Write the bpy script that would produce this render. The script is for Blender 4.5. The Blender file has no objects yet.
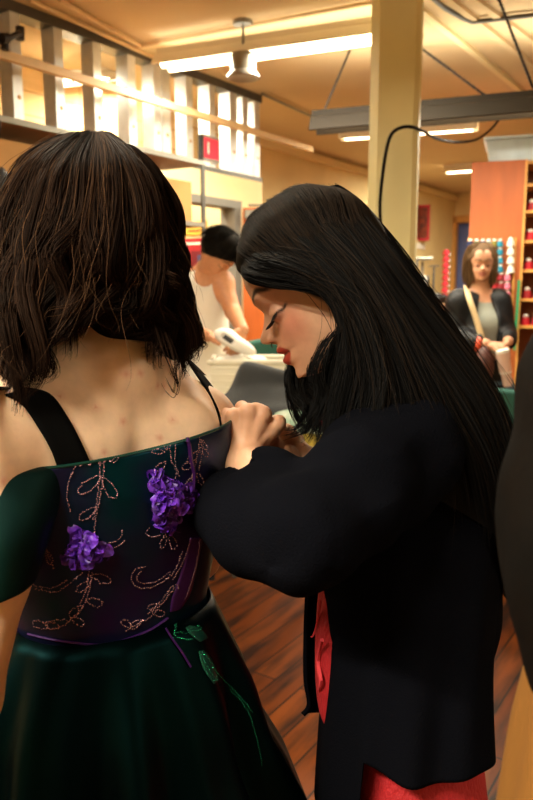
import bpy, math, random
import numpy as np
from mathutils import Vector, Matrix
from mathutils.bvhtree import BVHTree
random.seed(7); rng = np.random.default_rng(7)
C = bpy.context.scene.collection
pi = math.pi
# ---------------------------------------------------------------- camera
FPX = 730.0; PITCH = math.atan(113/FPX); EYE = Vector((0,0,1.5))
cF = Vector((0, math.cos(PITCH), -math.sin(PITCH))); cU = Vector((0, math.sin(PITCH), math.cos(PITCH))); cR = Vector((1,0,0))
def ray(x, y): return cF + cR*((x-266.5)/FPX) - cU*((y-400)/FPX)
def P(x, y, d): return EYE + ray(x, y)*d                       # point seen at x,y at distance d
def PZ(x, y, z):
    r = ray(x, y); return EYE + r*((z-EYE.z)/r.z)
AZ = math.radians(33.8)
ea = Vector((math.sin(AZ), math.cos(AZ), 0)); eb = Vector((math.cos(AZ), -math.sin(AZ), 0))   # room axes
def R3(a, b, z): return ea*a + eb*b + Vector((0,0,z))
def PB(x, y, b):                                               # point on the wall plane at b
    r = ray(x, y); return EYE + r*((b)/r.dot(eb))
def PA(x, y, a):
    r = ray(x, y); return EYE + r*((a)/r.dot(ea))
cam_d = bpy.data.cameras.new('camera'); cam = bpy.data.objects.new('camera', cam_d); C.objects.link(cam)
cam.location = EYE; cam.rotation_euler = (pi/2-PITCH, 0, 0)
cam_d.sensor_width = 36; cam_d.lens = FPX*36/800; cam_d.clip_start = .05
cam_d.dof.use_dof = True; cam_d.dof.focus_distance = .92; cam_d.dof.aperture_fstop = 7.0
bpy.context.scene.camera = cam
# ---------------------------------------------------------------- materials
def srgb(h):
    if isinstance(h, str):
        v = [int(h[i:i+2],16)/255 for i in (0,2,4)]
    else: v = h
    return tuple(((c+.055)/1.055)**2.4 if c>.04045 else c/12.92 for c in v)+(1,)
M = {}
def mat(name, col, rough=.6, metal=0, bump=0, bscale=60, var=0, vscale=8, sheen=0, attr=None, sss=0, emit=0, spec=.5, coat=0, aniso=0, stretch=(1,1,1), trans=0, alpha=1, ecol=None, col2=None, sheencol=None):
    m = bpy.data.materials.new(name); m.use_nodes = True; nt = m.node_tree; b = nt.nodes['Principled BSDF']
    c = srgb(col) if isinstance(col, str) else tuple(col)+(1,)
    b.inputs['Base Color'].default_value = c; b.inputs['Roughness'].default_value = rough; b.inputs['Metallic'].default_value = metal
    b.inputs['Specular IOR Level'].default_value = spec; b.inputs['Coat Weight'].default_value = coat
    if sheen:
        b.inputs['Sheen Weight'].default_value = sheen
        if sheencol: b.inputs['Sheen Tint'].default_value = srgb(sheencol)
    if sss:
        b.inputs['Subsurface Weight'].default_value = sss; b.inputs['Subsurface Radius'].default_value = (1,.35,.15); b.inputs['Subsurface Scale'].default_value = .006
    if emit:
        b.inputs['Emission Color'].default_value = srgb(ecol) if ecol else c; b.inputs['Emission Strength'].default_value = emit
    if trans: b.inputs['Transmission Weight'].default_value = trans
    if alpha < 1: b.inputs['Alpha'].default_value = alpha
    if aniso: b.inputs['Anisotropic'].default_value = aniso
    src = None
    tc = nt.nodes.new('ShaderNodeTexCoord'); mp = nt.nodes.new('ShaderNodeMapping'); mp.inputs['Scale'].default_value = stretch
    nt.links.new(tc.outputs['Object'], mp.inputs['Vector'])
    if attr:
        at = nt.nodes.new('ShaderNodeAttribute'); at.attribute_name = attr; src = at.outputs['Color']
    if var:
        n = nt.nodes.new('ShaderNodeTexNoise'); n.inputs['Scale'].default_value = vscale; n.inputs['Detail'].default_value = 4
        nt.links.new(mp.outputs[0], n.inputs['Vector'])
        mx = nt.nodes.new('ShaderNodeMix'); mx.data_type = 'RGBA'
        if col2 is None:
            cr = nt.nodes.new('ShaderNodeMapRange'); cr.inputs[3].default_value = 1-var; cr.inputs[4].default_value = 1+var; cr.inputs[1].default_value=.3; cr.inputs[2].default_value=.7
            nt.links.new(n.outputs['Fac'], cr.inputs[0]); mx.blend_type = 'MULTIPLY'; mx.inputs[0].default_value = 1
            if src: nt.links.new(src, mx.inputs[6])
            else: mx.inputs[6].default_value = c
            nt.links.new(cr.outputs[0], mx.inputs[7])
        else:
            cr = nt.nodes.new('ShaderNodeMapRange'); cr.inputs[1].default_value=.5-.25*var; cr.inputs[2].default_value=.5+.25*var
            nt.links.new(n.outputs['Fac'], cr.inputs[0]); nt.links.new(cr.outputs[0], mx.inputs[0])
            mx.inputs[6].default_value = c; mx.inputs[7].default_value = srgb(col2)
        src = mx.outputs[2]
    if src: nt.links.new(src, b.inputs['Base Color'])
    if bump:
        n = nt.nodes.new('ShaderNodeTexNoise'); n.inputs['Scale'].default_value = bscale; n.inputs['Detail'].default_value = 5
        nt.links.new(mp.outputs[0], n.inputs['Vector'])
        bp = nt.nodes.new('ShaderNodeBump'); bp.inputs['Strength'].default_value = bump; bp.inputs['Distance'].default_value = .003
        nt.links.new(n.outputs['Fac'], bp.inputs['Height']); nt.links.new(bp.outputs[0], b.inputs['Normal'])
    M[name] = m; return m
# ---------------------------------------------------------------- objects
def tag(o, label=None, cat=None, group=None, kind=None):
    if label: o['label'] = label
    if cat: o['category'] = cat
    if group: o['group'] = group
    if kind: o['kind'] = kind
    return o
def empty(name, loc, label=None, cat=None, group=None, rz=0):
    o = bpy.data.objects.new(name, None); C.objects.link(o); o.location = loc; o.rotation_euler = (0,0,rz); o.empty_display_size = .1
    return tag(o, label, cat, group)
def setparent(o, p):
    if p is None: return
    o.parent = p
    if p.type == 'EMPTY': o.matrix_parent_inverse = (Matrix.Translation(p.location) @ Matrix.Rotation(p.rotation_euler.z, 4, 'Z')).inverted()
def mesh_np(name, V, F, m, parent=None, smooth=True, col=None, local=False):
    """V (n,3) array, F list of index arrays (quads/tris) or one array"""
    me = bpy.data.meshes.new(name); V = np.asarray(V, dtype=np.float32)
    if isinstance(F, np.ndarray):
        nf, k = F.shape; me.vertices.add(len(V)); me.vertices.foreach_set('co', V.ravel())
        me.loops.add(nf*k); me.loops.foreach_set('vertex_index', F.astype(np.int32).ravel())
        me.polygons.add(nf); me.polygons.foreach_set('loop_start', np.arange(0, nf*k, k, dtype=np.int32))
    else: me.from_pydata(V.tolist(), [], F)
    me.update(calc_edges=True); me.validate()
    if smooth: me.polygons.foreach_set('use_smooth', np.ones(len(me.polygons), dtype=bool))
    if col is not None:
        a = me.color_attributes.new('Col', 'FLOAT_COLOR', 'POINT'); c4 = np.ones((len(V),4), dtype=np.float32); c4[:,:3] = col; a.data.foreach_set('color', c4.ravel())
    for mm in (m if isinstance(m, (list,tuple)) else [m]): me.materials.append(M[mm] if isinstance(mm, str) else mm)
    o = bpy.data.objects.new(name, me); C.objects.link(o)
    if local: o.parent = parent
    else: setparent(o, parent)
    return o
class MB:
    def __init__(s): s.v = []; s.f = []
    def add(s, v, f):
        k = len(s.v); s.v += [tuple(p) for p in v]; s.f += [[i+k for i in q] for q in f]; return s
    def box(s, c, size, ax=None, bev=0):
        c = Vector(c); X,Y,Z = ax or (Vector((1,0,0)),Vector((0,1,0)),Vector((0,0,1)))
        hx,hy,hz = [q/2 for q in size]
        b = min(bev, hx*.9, hy*.9, hz*.9)
        if b <= 0:
            v = [c+X*(sx*hx)+Y*(sy*hy)+Z*(sz*hz) for sx in (-1,1) for sy in (-1,1) for sz in (-1,1)]
            return s.add(v, [[0,1,3,2],[4,6,7,5],[0,4,5,1],[2,3,7,6],[0,2,6,4],[1,5,7,3]])
        v = []; idx = {}
        for sx in (-1,1):
            for sy in (-1,1):
                for sz in (-1,1):
                    for k in range(3):
                        e = [hx-b, hy-b, hz-b]; e[k] += b
                        idx[(sx,sy,sz,k)] = len(v); v.append(c+X*(sx*e[0])+Y*(sy*e[1])+Z*(sz*e[2]))
        f = []
        for k in range(3):
            i, j = [q for q in range(3) if q != k]
            for sk in (-1,1):
                q = []
                for si, sj in ((-1,-1),(1,-1),(1,1),(-1,1)):
                    sg = [0,0,0]; sg[k]=sk; sg[i]=si; sg[j]=sj; q.append(idx[(*sg,k)])
                f.append(q)
            for si in (-1,1):
                for sj in (-1,1):
                    q = []
                    for sk, kk in ((-1,i),(1,i),(1,j),(-1,j)):
                        sg = [0,0,0]; sg[k]=sk; sg[i]=si; sg[j]=sj; q.append(idx[(*sg,kk)])
                    f.append(q)
        for sx in (-1,1):
            for sy in (-1,1):
                for sz in (-1,1): f.append([idx[(sx,sy,sz,k)] for k in range(3)])
        return s.add(v, f)
    def tube(s, pts, r, n=10, caps=True):
        pts = [Vector(p) for p in pts]; rs = r if isinstance(r,(list,tuple)) else [r]*len(pts); v = []; f = []
        t = (pts[1]-pts[0]).normalized(); up = Vector((0,0,1)) if abs(t.z) < .9 else Vector((1,0,0)); nx = t.cross(up).normalized()
        for i, p in enumerate(pts):
            a = pts[max(i-1,0)]; b = pts[min(i+1,len(pts)-1)]; t = (b-a).normalized()
            nx = (nx - t*nx.dot(t)).normalized(); ny = t.cross(nx)
            for k in range(n):
                an = 2*pi*k/n; v.append(p+nx*(rs[i]*math.cos(an))+ny*(rs[i]*math.sin(an)))
        for i in range(len(pts)-1):
            for k in range(n): f.append([i*n+k, i*n+(k+1)%n, (i+1)*n+(k+1)%n, (i+1)*n+k])
        if caps: f.append(list(range(n))[::-1]); f.append([(len(pts)-1)*n+k for k in range(n)])
        return s.add(v, f)
    def lathe(s, c, prof, n=24, ax=None):
        c = Vector(c); Z = Vector(ax).normalized() if ax is not None else Vector((0,0,1))
        X = Z.orthogonal().normalized() if ax is not None else Vector((1,0,0)); Y = Z.cross(X); v = []; f = []
        for r, z in prof:
            for k in range(n):
                an = 2*pi*k/n; v.append(c+X*(r*math.cos(an))+Y*(r*math.sin(an))+Z*z)
        for i in range(len(prof)-1):
            for k in range(n): f.append([i*n+k, i*n+(k+1)%n, (i+1)*n+(k+1)%n, (i+1)*n+k])
        f.append(list(range(n))[::-1]); f.append([(len(prof)-1)*n+k for k in range(n)])
        return s.add(v, f)
    def quad(s, a, b, c, d): return s.add([a,b,c,d], [[0,1,2,3]])
    def build(s, name, m, parent=None, smooth=False, local=False):
        o = mesh_np(name, np.array([tuple(p) for p in s.v]), s.f, m, parent, smooth, local=local)
        if smooth:
            try: o.data.set_sharp_from_angle(angle=math.radians(40))
            except Exception: pass
        return o
def catmull(pts, n):
    """pts (K,D) -> (n,D) smooth curve"""
    pts = np.asarray(pts, float); K = len(pts); t = np.linspace(0, K-1, n); i = np.clip(t.astype(int), 0, K-2); u = (t-i)[:,None]
    g = lambda j: pts[np.clip(j,0,K-1)]
    p0,p1,p2,p3 = g(i-1),g(i),g(i+1),g(i+2)
    return .5*((2*p1)+(-p0+p2)*u+(2*p0-5*p1+4*p2-p3)*u**2+(-p0+3*p1-3*p2+p3)*u**3)
def cpts(lst, n): return [Vector(p) for p in catmull([tuple(P(*q)) for q in lst], n)]
# ---------------------------------------------------------------- implicit surfaces
def V3(p): return np.array(tuple(p), dtype=np.float64)
def cap(p, a, b, ra, rb=None):
    rb = ra if rb is None else rb; a = V3(a); b = V3(b); d = b-a; t = np.clip(((p-a)@d)/(d@d), 0, 1)
    return np.linalg.norm(p-a-t[:,None]*d, axis=1)-(ra+(rb-ra)*t)
def ell(p, c, r, ax=None):
    q = p-V3(c)
    if ax is not None: q = q@np.array([V3(a) for a in ax]).T
    r = np.array(r, float); k0 = np.linalg.norm(q/r, axis=1); k1 = np.linalg.norm(q/(r*r), axis=1)+1e-9
    return k0*(k0-1)/k1
def smin(a, b, k):
    h = np.clip(.5+.5*(b-a)/k, 0, 1); return b*(1-h)+a*h-k*h*(1-h)
def smax(a, b, k): return -smin(-a, -b, k)
def chain(p, pts, k=.02):
    f = None
    for (a, ra), (b, rb) in zip(pts[:-1], pts[1:]):
        g = cap(p, a, b, ra, rb); f = g if f is None else smin(f, g, k)
    return f
def nets(fn, lo, hi, h, B=5, newton=2):
    lo = V3(lo); hi = V3(hi); N = np.ceil((hi-lo)/h/B).astype(int)*B+1; nc = (N-1)//B
    ax = [lo[i]+(np.arange(nc[i])+.5)*B*h for i in range(3)]
    G = np.stack(np.meshgrid(*ax, indexing='ij'), -1).reshape(-1,3)
    fc = fn(G).reshape(nc); near = np.abs(fc) < B*h*1.5
    sgn = np.where(fc > 0, 1., -1.)
    val = np.ones(N, dtype=np.float32)
    val[:-1,:-1,:-1] = np.repeat(np.repeat(np.repeat(sgn,B,0),B,1),B,2)
    mask = np.zeros(N, bool); mm = np.repeat(np.repeat(np.repeat(near,B,0),B,1),B,2)
    for dx in (0,1):
        for dy in (0,1):
            for dz in (0,1):
                mask[dx:dx+N[0]-1, dy:dy+N[1]-1, dz:dz+N[2]-1] |= mm
    I = np.argwhere(mask); out = np.empty(len(I), dtype=np.float32)
    for s in range(0, len(I), 200000): out[s:s+200000] = fn(lo+I[s:s+200000]*h)
    val[mask] = out
    # only cells inside refined blocks
    S = val < 0; cs = np.zeros(N-1, dtype=np.int8)
    cor = [(dx,dy,dz) for dx in (0,1) for dy in (0,1) for dz in (0,1)]
    for c in cor: cs += S[c[0]:N[0]-1+c[0], c[1]:N[1]-1+c[1], c[2]:N[2]-1+c[2]]
    act = (cs > 0) & (cs < 8) & mm
    cells = np.argwhere(act); idx = -np.ones(N-1, dtype=np.int64); idx[tuple(cells.T)] = np.arange(len(cells))
    pos = np.zeros((len(cells),3)); cnt = np.zeros(len(cells))
    for a in cor:
        for d in range(3):
            if a[d] == 0:
                b = list(a); b[d] = 1
                va = val[tuple((cells+a).T)]; vb = val[tuple((cells+b).T)]; cr = (va < 0) != (vb < 0)
                t = np.where(cr, va/(va-vb+1e-12), 0); pp = np.repeat(np.array(a,float)[None], len(cells), 0); pp[:,d] += t
                pos[cr] += pp[cr]; cnt[cr] += 1
    Vt = lo+(cells+pos/np.maximum(cnt,1)[:,None])*h
    Fs = []
    for d in range(3):
        e = [0,0,0]; e[d] = 1; j, k = [(1,2),(2,0),(0,1)][d]
        A = S[:-1,:-1,:-1]; Bv = S[e[0]:N[0]-1+e[0], e[1]:N[1]-1+e[1], e[2]:N[2]-1+e[2]]
        Q = np.argwhere(A != Bv); Q = Q[(Q[:,j] > 0) & (Q[:,k] > 0)]
        if not len(Q): continue
        o1 = np.zeros(3,int); o1[j] = 1; o2 = np.zeros(3,int); o2[k] = 1
        q = np.stack([idx[tuple((Q-o1-o2).T)], idx[tuple((Q-o2).T)], idx[tuple(Q.T)], idx[tuple((Q-o1).T)]], 1)
        fl = A[tuple(Q.T)]; q[~fl] = q[~fl][:,::-1]; q = q[(q >= 0).all(1)]; Fs.append(q)
    F = np.concatenate(Fs)
    for _ in range(newton):
        f0 = fn(Vt); e = h*.4; g = np.stack([(fn(Vt+np.eye(3)[i]*e)-f0)/e for i in range(3)], 1)
        st = f0[:,None]*g/(np.sum(g*g,1)[:,None]+1e-6); ln = np.linalg.norm(st,axis=1,keepdims=True); st *= np.minimum(1, h*.5/(ln+1e-9)); Vt = Vt-st*.8
    return Vt, F
def sdf_obj(name, fn, lo, hi, h, m, parent=None, colfn=None, kind=None):
    V, F = nets(fn, lo, hi, h); o = mesh_np(name, V, F, m, parent, True, colfn(V) if colfn else None)
    return o
def join_np(parts):
    Vs, Fs, Cs = [], [], []; k = 0
    for V, F, c in parts: Vs.append(V); Fs.append(F+k); Cs.append(c); k += len(V)
    return np.concatenate(Vs), np.concatenate(Fs), np.concatenate(Cs)
def noise3(p, s, seed=0):
    """cheap smooth pseudo noise -1..1"""
    r = np.random.default_rng(seed); f = np.zeros(len(p))
    for i in range(6):
        d = r.normal(size=3); d /= np.linalg.norm(d); f += np.sin(p@d*s*(.7+.12*i*2)+r.uniform(0,6.3))
    return f/3.
# ---------------------------------------------------------------- hair
def interp_guides(G, s):
    """G (g,K,3), s (n,) -> (n,K,3) catmull across guides"""
    g = len(G); t = np.clip(s,0,1)*(g-1); i = np.clip(t.astype(int),0,g-2); u = (t-i)[:,None,None]
    q = lambda j: G[np.clip(j,0,g-1)]
    p0,p1,p2,p3 = q(i-1),q(i),q(i+1),q(i+2)
    return .5*((2*p1)+(-p0+p2)*u+(2*p0-5*p1+4*p2-p3)*u**2+(-p0+3*p1-3*p2+p3)*u**3)
def resample(X, n):
    K = X.shape[1]; t = np.linspace(0,K-1,n); i = np.clip(t.astype(int),0,K-2); u = (t-i)[None,:,None]
    q = lambda j: X[:,np.clip(j,0,K-1)]
    p0,p1,p2,p3 = q(i-1),q(i),q(i+1),q(i+2)
    return .5*((2*p1)+(-p0+p2)*u+(2*p0-5*p1+4*p2-p3)*u**2+(-p0+3*p1-3*p2+p3)*u**3)
def tubes3(X, r):
    """X (n,S,3) strands, r (n,S) -> V,F triangular tubes"""
    n, S, _ = X.shape; T = np.gradient(X, axis=1); T /= np.linalg.norm(T,axis=2,keepdims=True)+1e-9
    ref = np.array([.3,.9,.25]); A = np.cross(T, ref); A /= np.linalg.norm(A,axis=2,keepdims=True)+1e-9; Bn = np.cross(T, A)
    V = np.empty((n,S,3,3))
    for k in range(3):
        an = 2*pi*k/3; V[:,:,k] = X+(A*math.cos(an)+Bn*math.sin(an))*r[:,:,None]
    base = (np.arange(n)[:,None]*S+np.arange(S-1)[None])*3; F = []
    for k in range(3):
        k2 = (k+1)%3; F.append(np.stack([base+k, base+k2, base+3+k2, base+3+k], -1).reshape(-1,4))
    return V.reshape(-1,3), np.concatenate(F)
def sheet(guides, n, S, r=.0004, thick=.012, wave=.003, waven=3., clump=60, cl=.6, lenvar=.12, seed=0, tint=.25, base=(1,1,1), root=.1, world=False, fly=.0, out=None, marg=.003):
    rg = np.random.default_rng(seed)
    G = np.array([[tuple(q) if world else tuple(P(*q)) for q in g] for g in guides])
    s = rg.uniform(0,1,n); cs = rg.uniform(0,1,clump); ci = np.argmin(np.abs(s[:,None]-cs[None]),1)
    X = resample(interp_guides(G, s), S); Xc = resample(interp_guides(G, cs), S)[ci]
    t = np.linspace(0,1,S)[None,:,None]
    X = X+(Xc-X)*(cl*np.clip(t*1.4-.15,0,1))
    # thickness offset per strand (radial) + clump layering
    off = rg.normal(size=(n,1,3)); off /= np.linalg.norm(off,axis=2,keepdims=True); off *= rg.uniform(0,1,(n,1,1))**.5*thick
    coff = rg.normal(size=(clump,1,3))*thick*.45
    X = X+off*(root+(1-root)*np.clip(t*2.5,0,1))*(1-.45*cl*t)+coff[ci]*np.clip(t*2,0,1)
    ph = rg.uniform(0,6.3,(clump,3)); fr = rg.uniform(.75,1.3,(clump,3)); am = rg.uniform(.5,1.3,(clump,3))
    for k in range(3):
        X[:,:,k] += (am[ci,k][:,None]*wave*np.sin(t[:,:,0]*waven*2*pi*fr[ci,k][:,None]+ph[ci,k][:,None])*np.clip(t[:,:,0]*1.6-.25,0,1))
    if fly:
        d = rg.normal(size=(n,1,3))*fly*(rg.uniform(0,1,(n,1,1))**4); X = X+d*t**1.5
    if out is not None:
        Y = X.reshape(-1,3).copy()
        for _ in range(3):
            f0 = out(Y); bad = f0 < marg; Q = Y[bad]; e = .002
            if not bad.any(): break
            g = np.stack([(out(Q+np.eye(3)[i_]*e)-f0[bad])/e for i_ in range(3)],1); g /= np.linalg.norm(g,axis=1,keepdims=True)+1e-6
            Y[bad] = Q+g*(marg-f0[bad])[:,None]*.9
        X = Y.reshape(X.shape)
    # length variation
    L = 1-rg.uniform(0,lenvar,n)-.0; tt = np.linspace(0,1,S)[None]*L[:,None]*(S-1); i = np.clip(tt.astype(int),0,S-2); u = (tt-i)[:,:,None]
    ar = np.arange(n)[:,None]; X = X[ar,i]*(1-u)+X[ar,i+1]*u
    rr = r*rg.uniform(.7,1.3,(n,1))*np.interp(np.linspace(0,1,S),[0,.1,.8,1],[.6,1,1,.25])[None]
    V, F = tubes3(X, rr)
    c = (np.array(base)[None]*(1+rg.uniform(-tint,tint*1.6,(n,1))))*(1+rg.uniform(-.3,.3,clump)[ci][:,None]); c = np.repeat(c, S*3, 0)
    return V, F, c
def sheetsurf(guides, nu, nv, push=(0,0,0), base=(.6,.6,.6), world=False):
    G = np.array([[tuple(q) if world else tuple(P(*q)) for q in g] for g in guides])
    X = resample(interp_guides(G, np.linspace(0,1,nu)), nv)+np.array(push); V = X.reshape(-1,3)
    b = (np.arange(nu-1)[:,None]*nv+np.arange(nv-1)[None]).reshape(-1); F = np.stack([b,b+1,b+nv+1,b+nv],1)
    return V, F, np.repeat(np.array([base]), len(V), 0)
# ---------------------------------------------------------------- head
def tab(z, d):
    ks = np.array(sorted(d)); vs = np.array([d[k] for k in ks]); zz = np.linspace(-.16,.13,582); v = np.interp(zz, ks, vs)
    g = np.exp(-np.linspace(-2,2,9)**2); g /= g.sum(); v = np.convolve(np.pad(v,4,mode='edge'), g, 'valid'); return np.interp(z, zz, v)
FB = {-.135:.0,-.128:.05,-.122:.076,-.115:.089,-.10:.093,-.07:.093,-.05:.0905,-.03:.088,-.02:.0895,-.01:.092,0:.0945,.005:.0950,.025:.094,.045:.089,.06:.082,.075:.071,.09:.052,.10:.03,.106:0}
FD = {-.13:0,-.122:.004,-.115:.0085,-.108:.006,-.102:.0015,-.097:.001,-.094:.004,-.089:.0095,-.084:.010,-.0805:.005,-.078:.002,-.0755:.006,-.072:.0105,-.067:.0095,-.062:.005,-.056:.002,-.05:0}
ND = {-.010:-.002,-.014:-.001,-.02:.003,-.028:.0095,-.036:.0165,-.042:.0225,-.046:.0245,-.050:.0235,-.054:.017,-.057:.009,-.061:.001,-.064:0}
NW = {-.02:.006,-.035:.008,-.045:.0105,-.055:.012}
BK = {-.135:.0,-.12:.01,-.1:.025,-.07:.05,-.05:.068,-.03:.083,0:.093,.03:.094,.05:.088,.07:.075,.09:.052,.1:.03,.106:0}
WD = {-.135:0,-.128:.02,-.12:.031,-.11:.040,-.1:.047,-.08:.056,-.06:.063,-.04:.068,-.02:.072,0:.074,.02:.0755,.05:.071,.07:.062,.09:.045,.1:.03,.106:0}
def head_f(q, ear=True):
    x, y, z = q[:,0].copy(), q[:,1], q[:,2]
    w = np.clip((x-.03)/.035,0,1); w = w*w*(3-2*w); ay = np.abs(y)
    x = x-w*(tab(z,FD)*np.exp(-(y/.021)**2)+tab(z,ND)*np.exp(-(y/tab(z,NW))**2))
    x = x+w*.011*np.exp(-((ay-.031)/.014)**2-((z+.027)/.011)**2)                        # sockets
    x = x-w*.003*np.exp(-((ay-.030)/.018)**2-((z-.002)/.006)**2)                        # brow ridge
    x = x-w*.005*np.exp(-((ay-.040)/.017)**2-((z+.058)/.018)**2)                        # cheeks
    x = x-w*.008*np.exp(-((ay-.0135)/.0055)**2-((z+.052)/.0065)**2)                     # nose wings
    F = np.where(x > 0, np.maximum(tab(z,FB),1e-3), np.maximum(tab(z,BK),1e-3)); Wd = np.maximum(tab(z,WD),1e-3)
    rho = np.sqrt(x*x+y*y)+1e-9; ct = np.abs(x)/rho; st = ay/rho; pw = 2.25
    R = ((ct/F)**pw+(st/Wd)**pw)**(-1/pw)
    f = (rho-R)*.75
    f = np.maximum(f, np.maximum(z-.106, -.134-z)*.9)
    for sg in (1,-1):
        f = smin(f, ell(q, (.0745,sg*.031,-.0285), (.0135,.0155,.0125)), .003)
        if ear: f = smin(f, ell(q, (-.006,sg*.073,-.03), (.017,.008,.031)), .006)
    return f
def open_eyes(V, toL, col):
    q = toL(V); ay = np.abs(q[:,1]); fr = q[:,0] > .06
    return mixc(col, .9*fr*np.clip(1.5-((ay-.032)/.0125)**2-((q[:,2]+.0285)/.0055)**2,0,1), (.03,.018,.012))
def head_frame(brow, fwd, up, lat):
    """world -> local converter; brow = world point of brow front in the middle"""
    A = np.array([V3(fwd), V3(lat), V3(up)]); o = V3(brow)-A[0]*.095
    return (lambda p: (p-o)@A.T), (lambda q: o+np.asarray(q)@A)
# ================================================================ materials
mat('skin', 'E0AA80', .48, attr='Col', var=.07, vscale=55, bump=.12, bscale=220, sss=.12, spec=.4)
mat('hair_black', '060505', .5, attr='Col', spec=.06)
mat('hair_brown', '1A0F0A', .65, attr='Col', spec=.03)
mat('scalp_dark', (.004,.0035,.003), .7, spec=.2)
mat('jacket_black', (.0025,.0027,.0042), 1., bump=.5, bscale=420, spec=.02)
mat('red_knit', (.36,.006,.010), .7, bump=1., bscale=260, stretch=(1,1,.35))
mat('red_cord', (.55,.03,.04), .8)
mat('metal_ring', (.08,.07,.07), .25, metal=1)
mat('button_glint', (.16,.11,.06), .5)
mat('satin_green', (.004,.034,.024), .5, metal=.7, col2='06141A', var=1.2, vscale=7, stretch=(1,1,.35), bump=.3, bscale=16, spec=.2)
mat('satin_skirt', (.0012,.012,.011), .45, metal=.97, col2='03070D', var=1.2, vscale=5, stretch=(1.6,1.6,.3), bump=.35, bscale=14, spec=.2)
mat('satin_bodice', (.028,.012,.085), .40, metal=.85, col2='083A46', var=.8, vscale=11, stretch=(1,1,.7), bump=.35, bscale=20, spec=.2)  # teal noise patches put the satin's sheen into the colour
mat('satin_purple', (.045,.008,.10), .35, metal=.35, bump=.35, bscale=40)
mat('satin_edge', (.004,.045,.032), .35, metal=.5)
mat('organza', (.10,.018,.36), .5, sheen=.25, sheencol='A060FF', var=.75, vscale=70)
mat('beads', (.42,.24,.27), .22, metal=.55)
mat('sequins', (.02,.30,.16), .18, metal=.8)
mat('strap_black', (.003,.003,.003), .9, spec=.04)
mat('lash', (.003,.002,.002), .7)

# ================================================================ woman pinning the dress (facing left)
BROW = P(254.6, 305, .985)
Rr = Vector((1,0,0))
fw = (-.85*cR-.53*cU).normalized(); upv = (-.53*cR+.85*cU).normalized(); latv = -cF
toL, toW = head_frame(BROW, fw, upv, latv)
def hw(x,y,z): return Vector(toW([x,y,z]))
SH = P(422,428,.93); EL = P(306,532,.775); WR = P(246,462,.925)
FSH = P(395,415,1.22); FEL = P(330,540,1.16); FWR = P(283,462,1.0)
NECK0 = hw(-.045,0,-.085); NECK1 = P(420,400,1.06)
torsoW = [(P(420,425,1.07),.095),(P(418,500,1.08),.105),(P(412,600,1.08),.100),(P(410,700,1.07),.085),(P(410,760,1.07),.08)]
hipz = P(415,800,1.09)
def bodyW(p):
    f = cap(p, NECK0, NECK1, .052, .06)
    f = smin(f, chain(p, torsoW, .05), .05)
    f = smin(f, cap(p, SH, FSH, .06), .06)
    f = smin(f, chain(p, [(SH,.052),(EL,.040),(WR,.027)], .015), .04)
    f = smin(f, chain(p, [(FSH,.052),(FEL,.040),(FWR,.027)], .015), .04)
    for s in (-1,1):
        hx = Vector((hipz.x, hipz.y+s*.060, .80)); kn = Vector((hipz.x-.02, hipz.y+s*.09, .47)); an = Vector((hipz.x+.02, hipz.y+s*.095, .08)); to = Vector((hipz.x-.14, hipz.y+s*.10, .035))
        f = smin(f, chain(p, [(hx,.070),(kn,.055),(an,.038)], .02), .04); f = smin(f, cap(p, an, to, .04, .03), .02)
    return f
def headW(p):
    f = head_f(toL(p)); return smin(f, cap(p, NECK0, NECK0+(NECK1-NECK0)*.8, .052, .056), .025)
SK = np.array([.68,.375,.23])
def gz(v, c, s): return np.exp(-((v-c)/s)**2)
def mixc(col, w, c): w = np.clip(w,0,1)[:,None]; return col*(1-w)+np.array(c)*w
def face_col(V, toL, base, makeup=1):
    q = toL(V); x,y,z = q.T; ay = np.abs(y); col = np.repeat(base[None], len(V), 0)
    front = np.clip((x-.045)/.02,0,1)
    col = mixc(col, .6*makeup*front*np.exp(-((ay-.052)/.030)**2-((z+.052)/.027)**2), (.52,.13,.075))           # blush
    col = mixc(col, .35*makeup*front*np.exp(-((ay-.03)/.022)**2-((z+.012)/.012)**2), (.36,.13,.08))            # eye shadow
    arch = .004+.006*np.exp(-((ay-.036)/.012)**2)-np.clip(ay-.045,0,1)*.25
    br = front*np.clip(1.6-np.abs(z-arch)/.0032,0,1)*np.clip((ay-.008)/.004,0,1)*np.clip((.060-ay)/.008,0,1)
    col = mixc(col, br*.95, (.008,.006,.005))
    lid = -.0335+np.clip(ay-.036,0,1)*.42
    ln = front*np.clip(1.5-np.abs(z-lid)/.0017,0,1)*np.clip((ay-.016)/.003,0,1)*np.clip((.056-ay)/.004,0,1)
    col = mixc(col, ln, (.006,.004,.004))
    lw = .024*np.sqrt(np.clip(1-((z+.0785)/.0165)**2,0,1)); lip = np.clip((x-.075)/.004,0,1)*np.clip((lw-ay)/.0018,0,1)*np.clip((-.0655-z)/.0015,0,1)*np.clip((z+.0945)/.0015,0,1)
    col = mixc(col, lip, (.42,.05,.032) if makeup>.5 else (.40,.12,.08))
    col = mixc(col, lip*np.clip(1.4-np.abs(z+.0785)/.0012,0,1), (.02,.005,.005))
    col = mixc(col, np.exp(-((ay-.0085)/.0032)**2-((z+.0565)/.0022)**2)*(x>.09), (.08,.02,.012))
    return col
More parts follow.
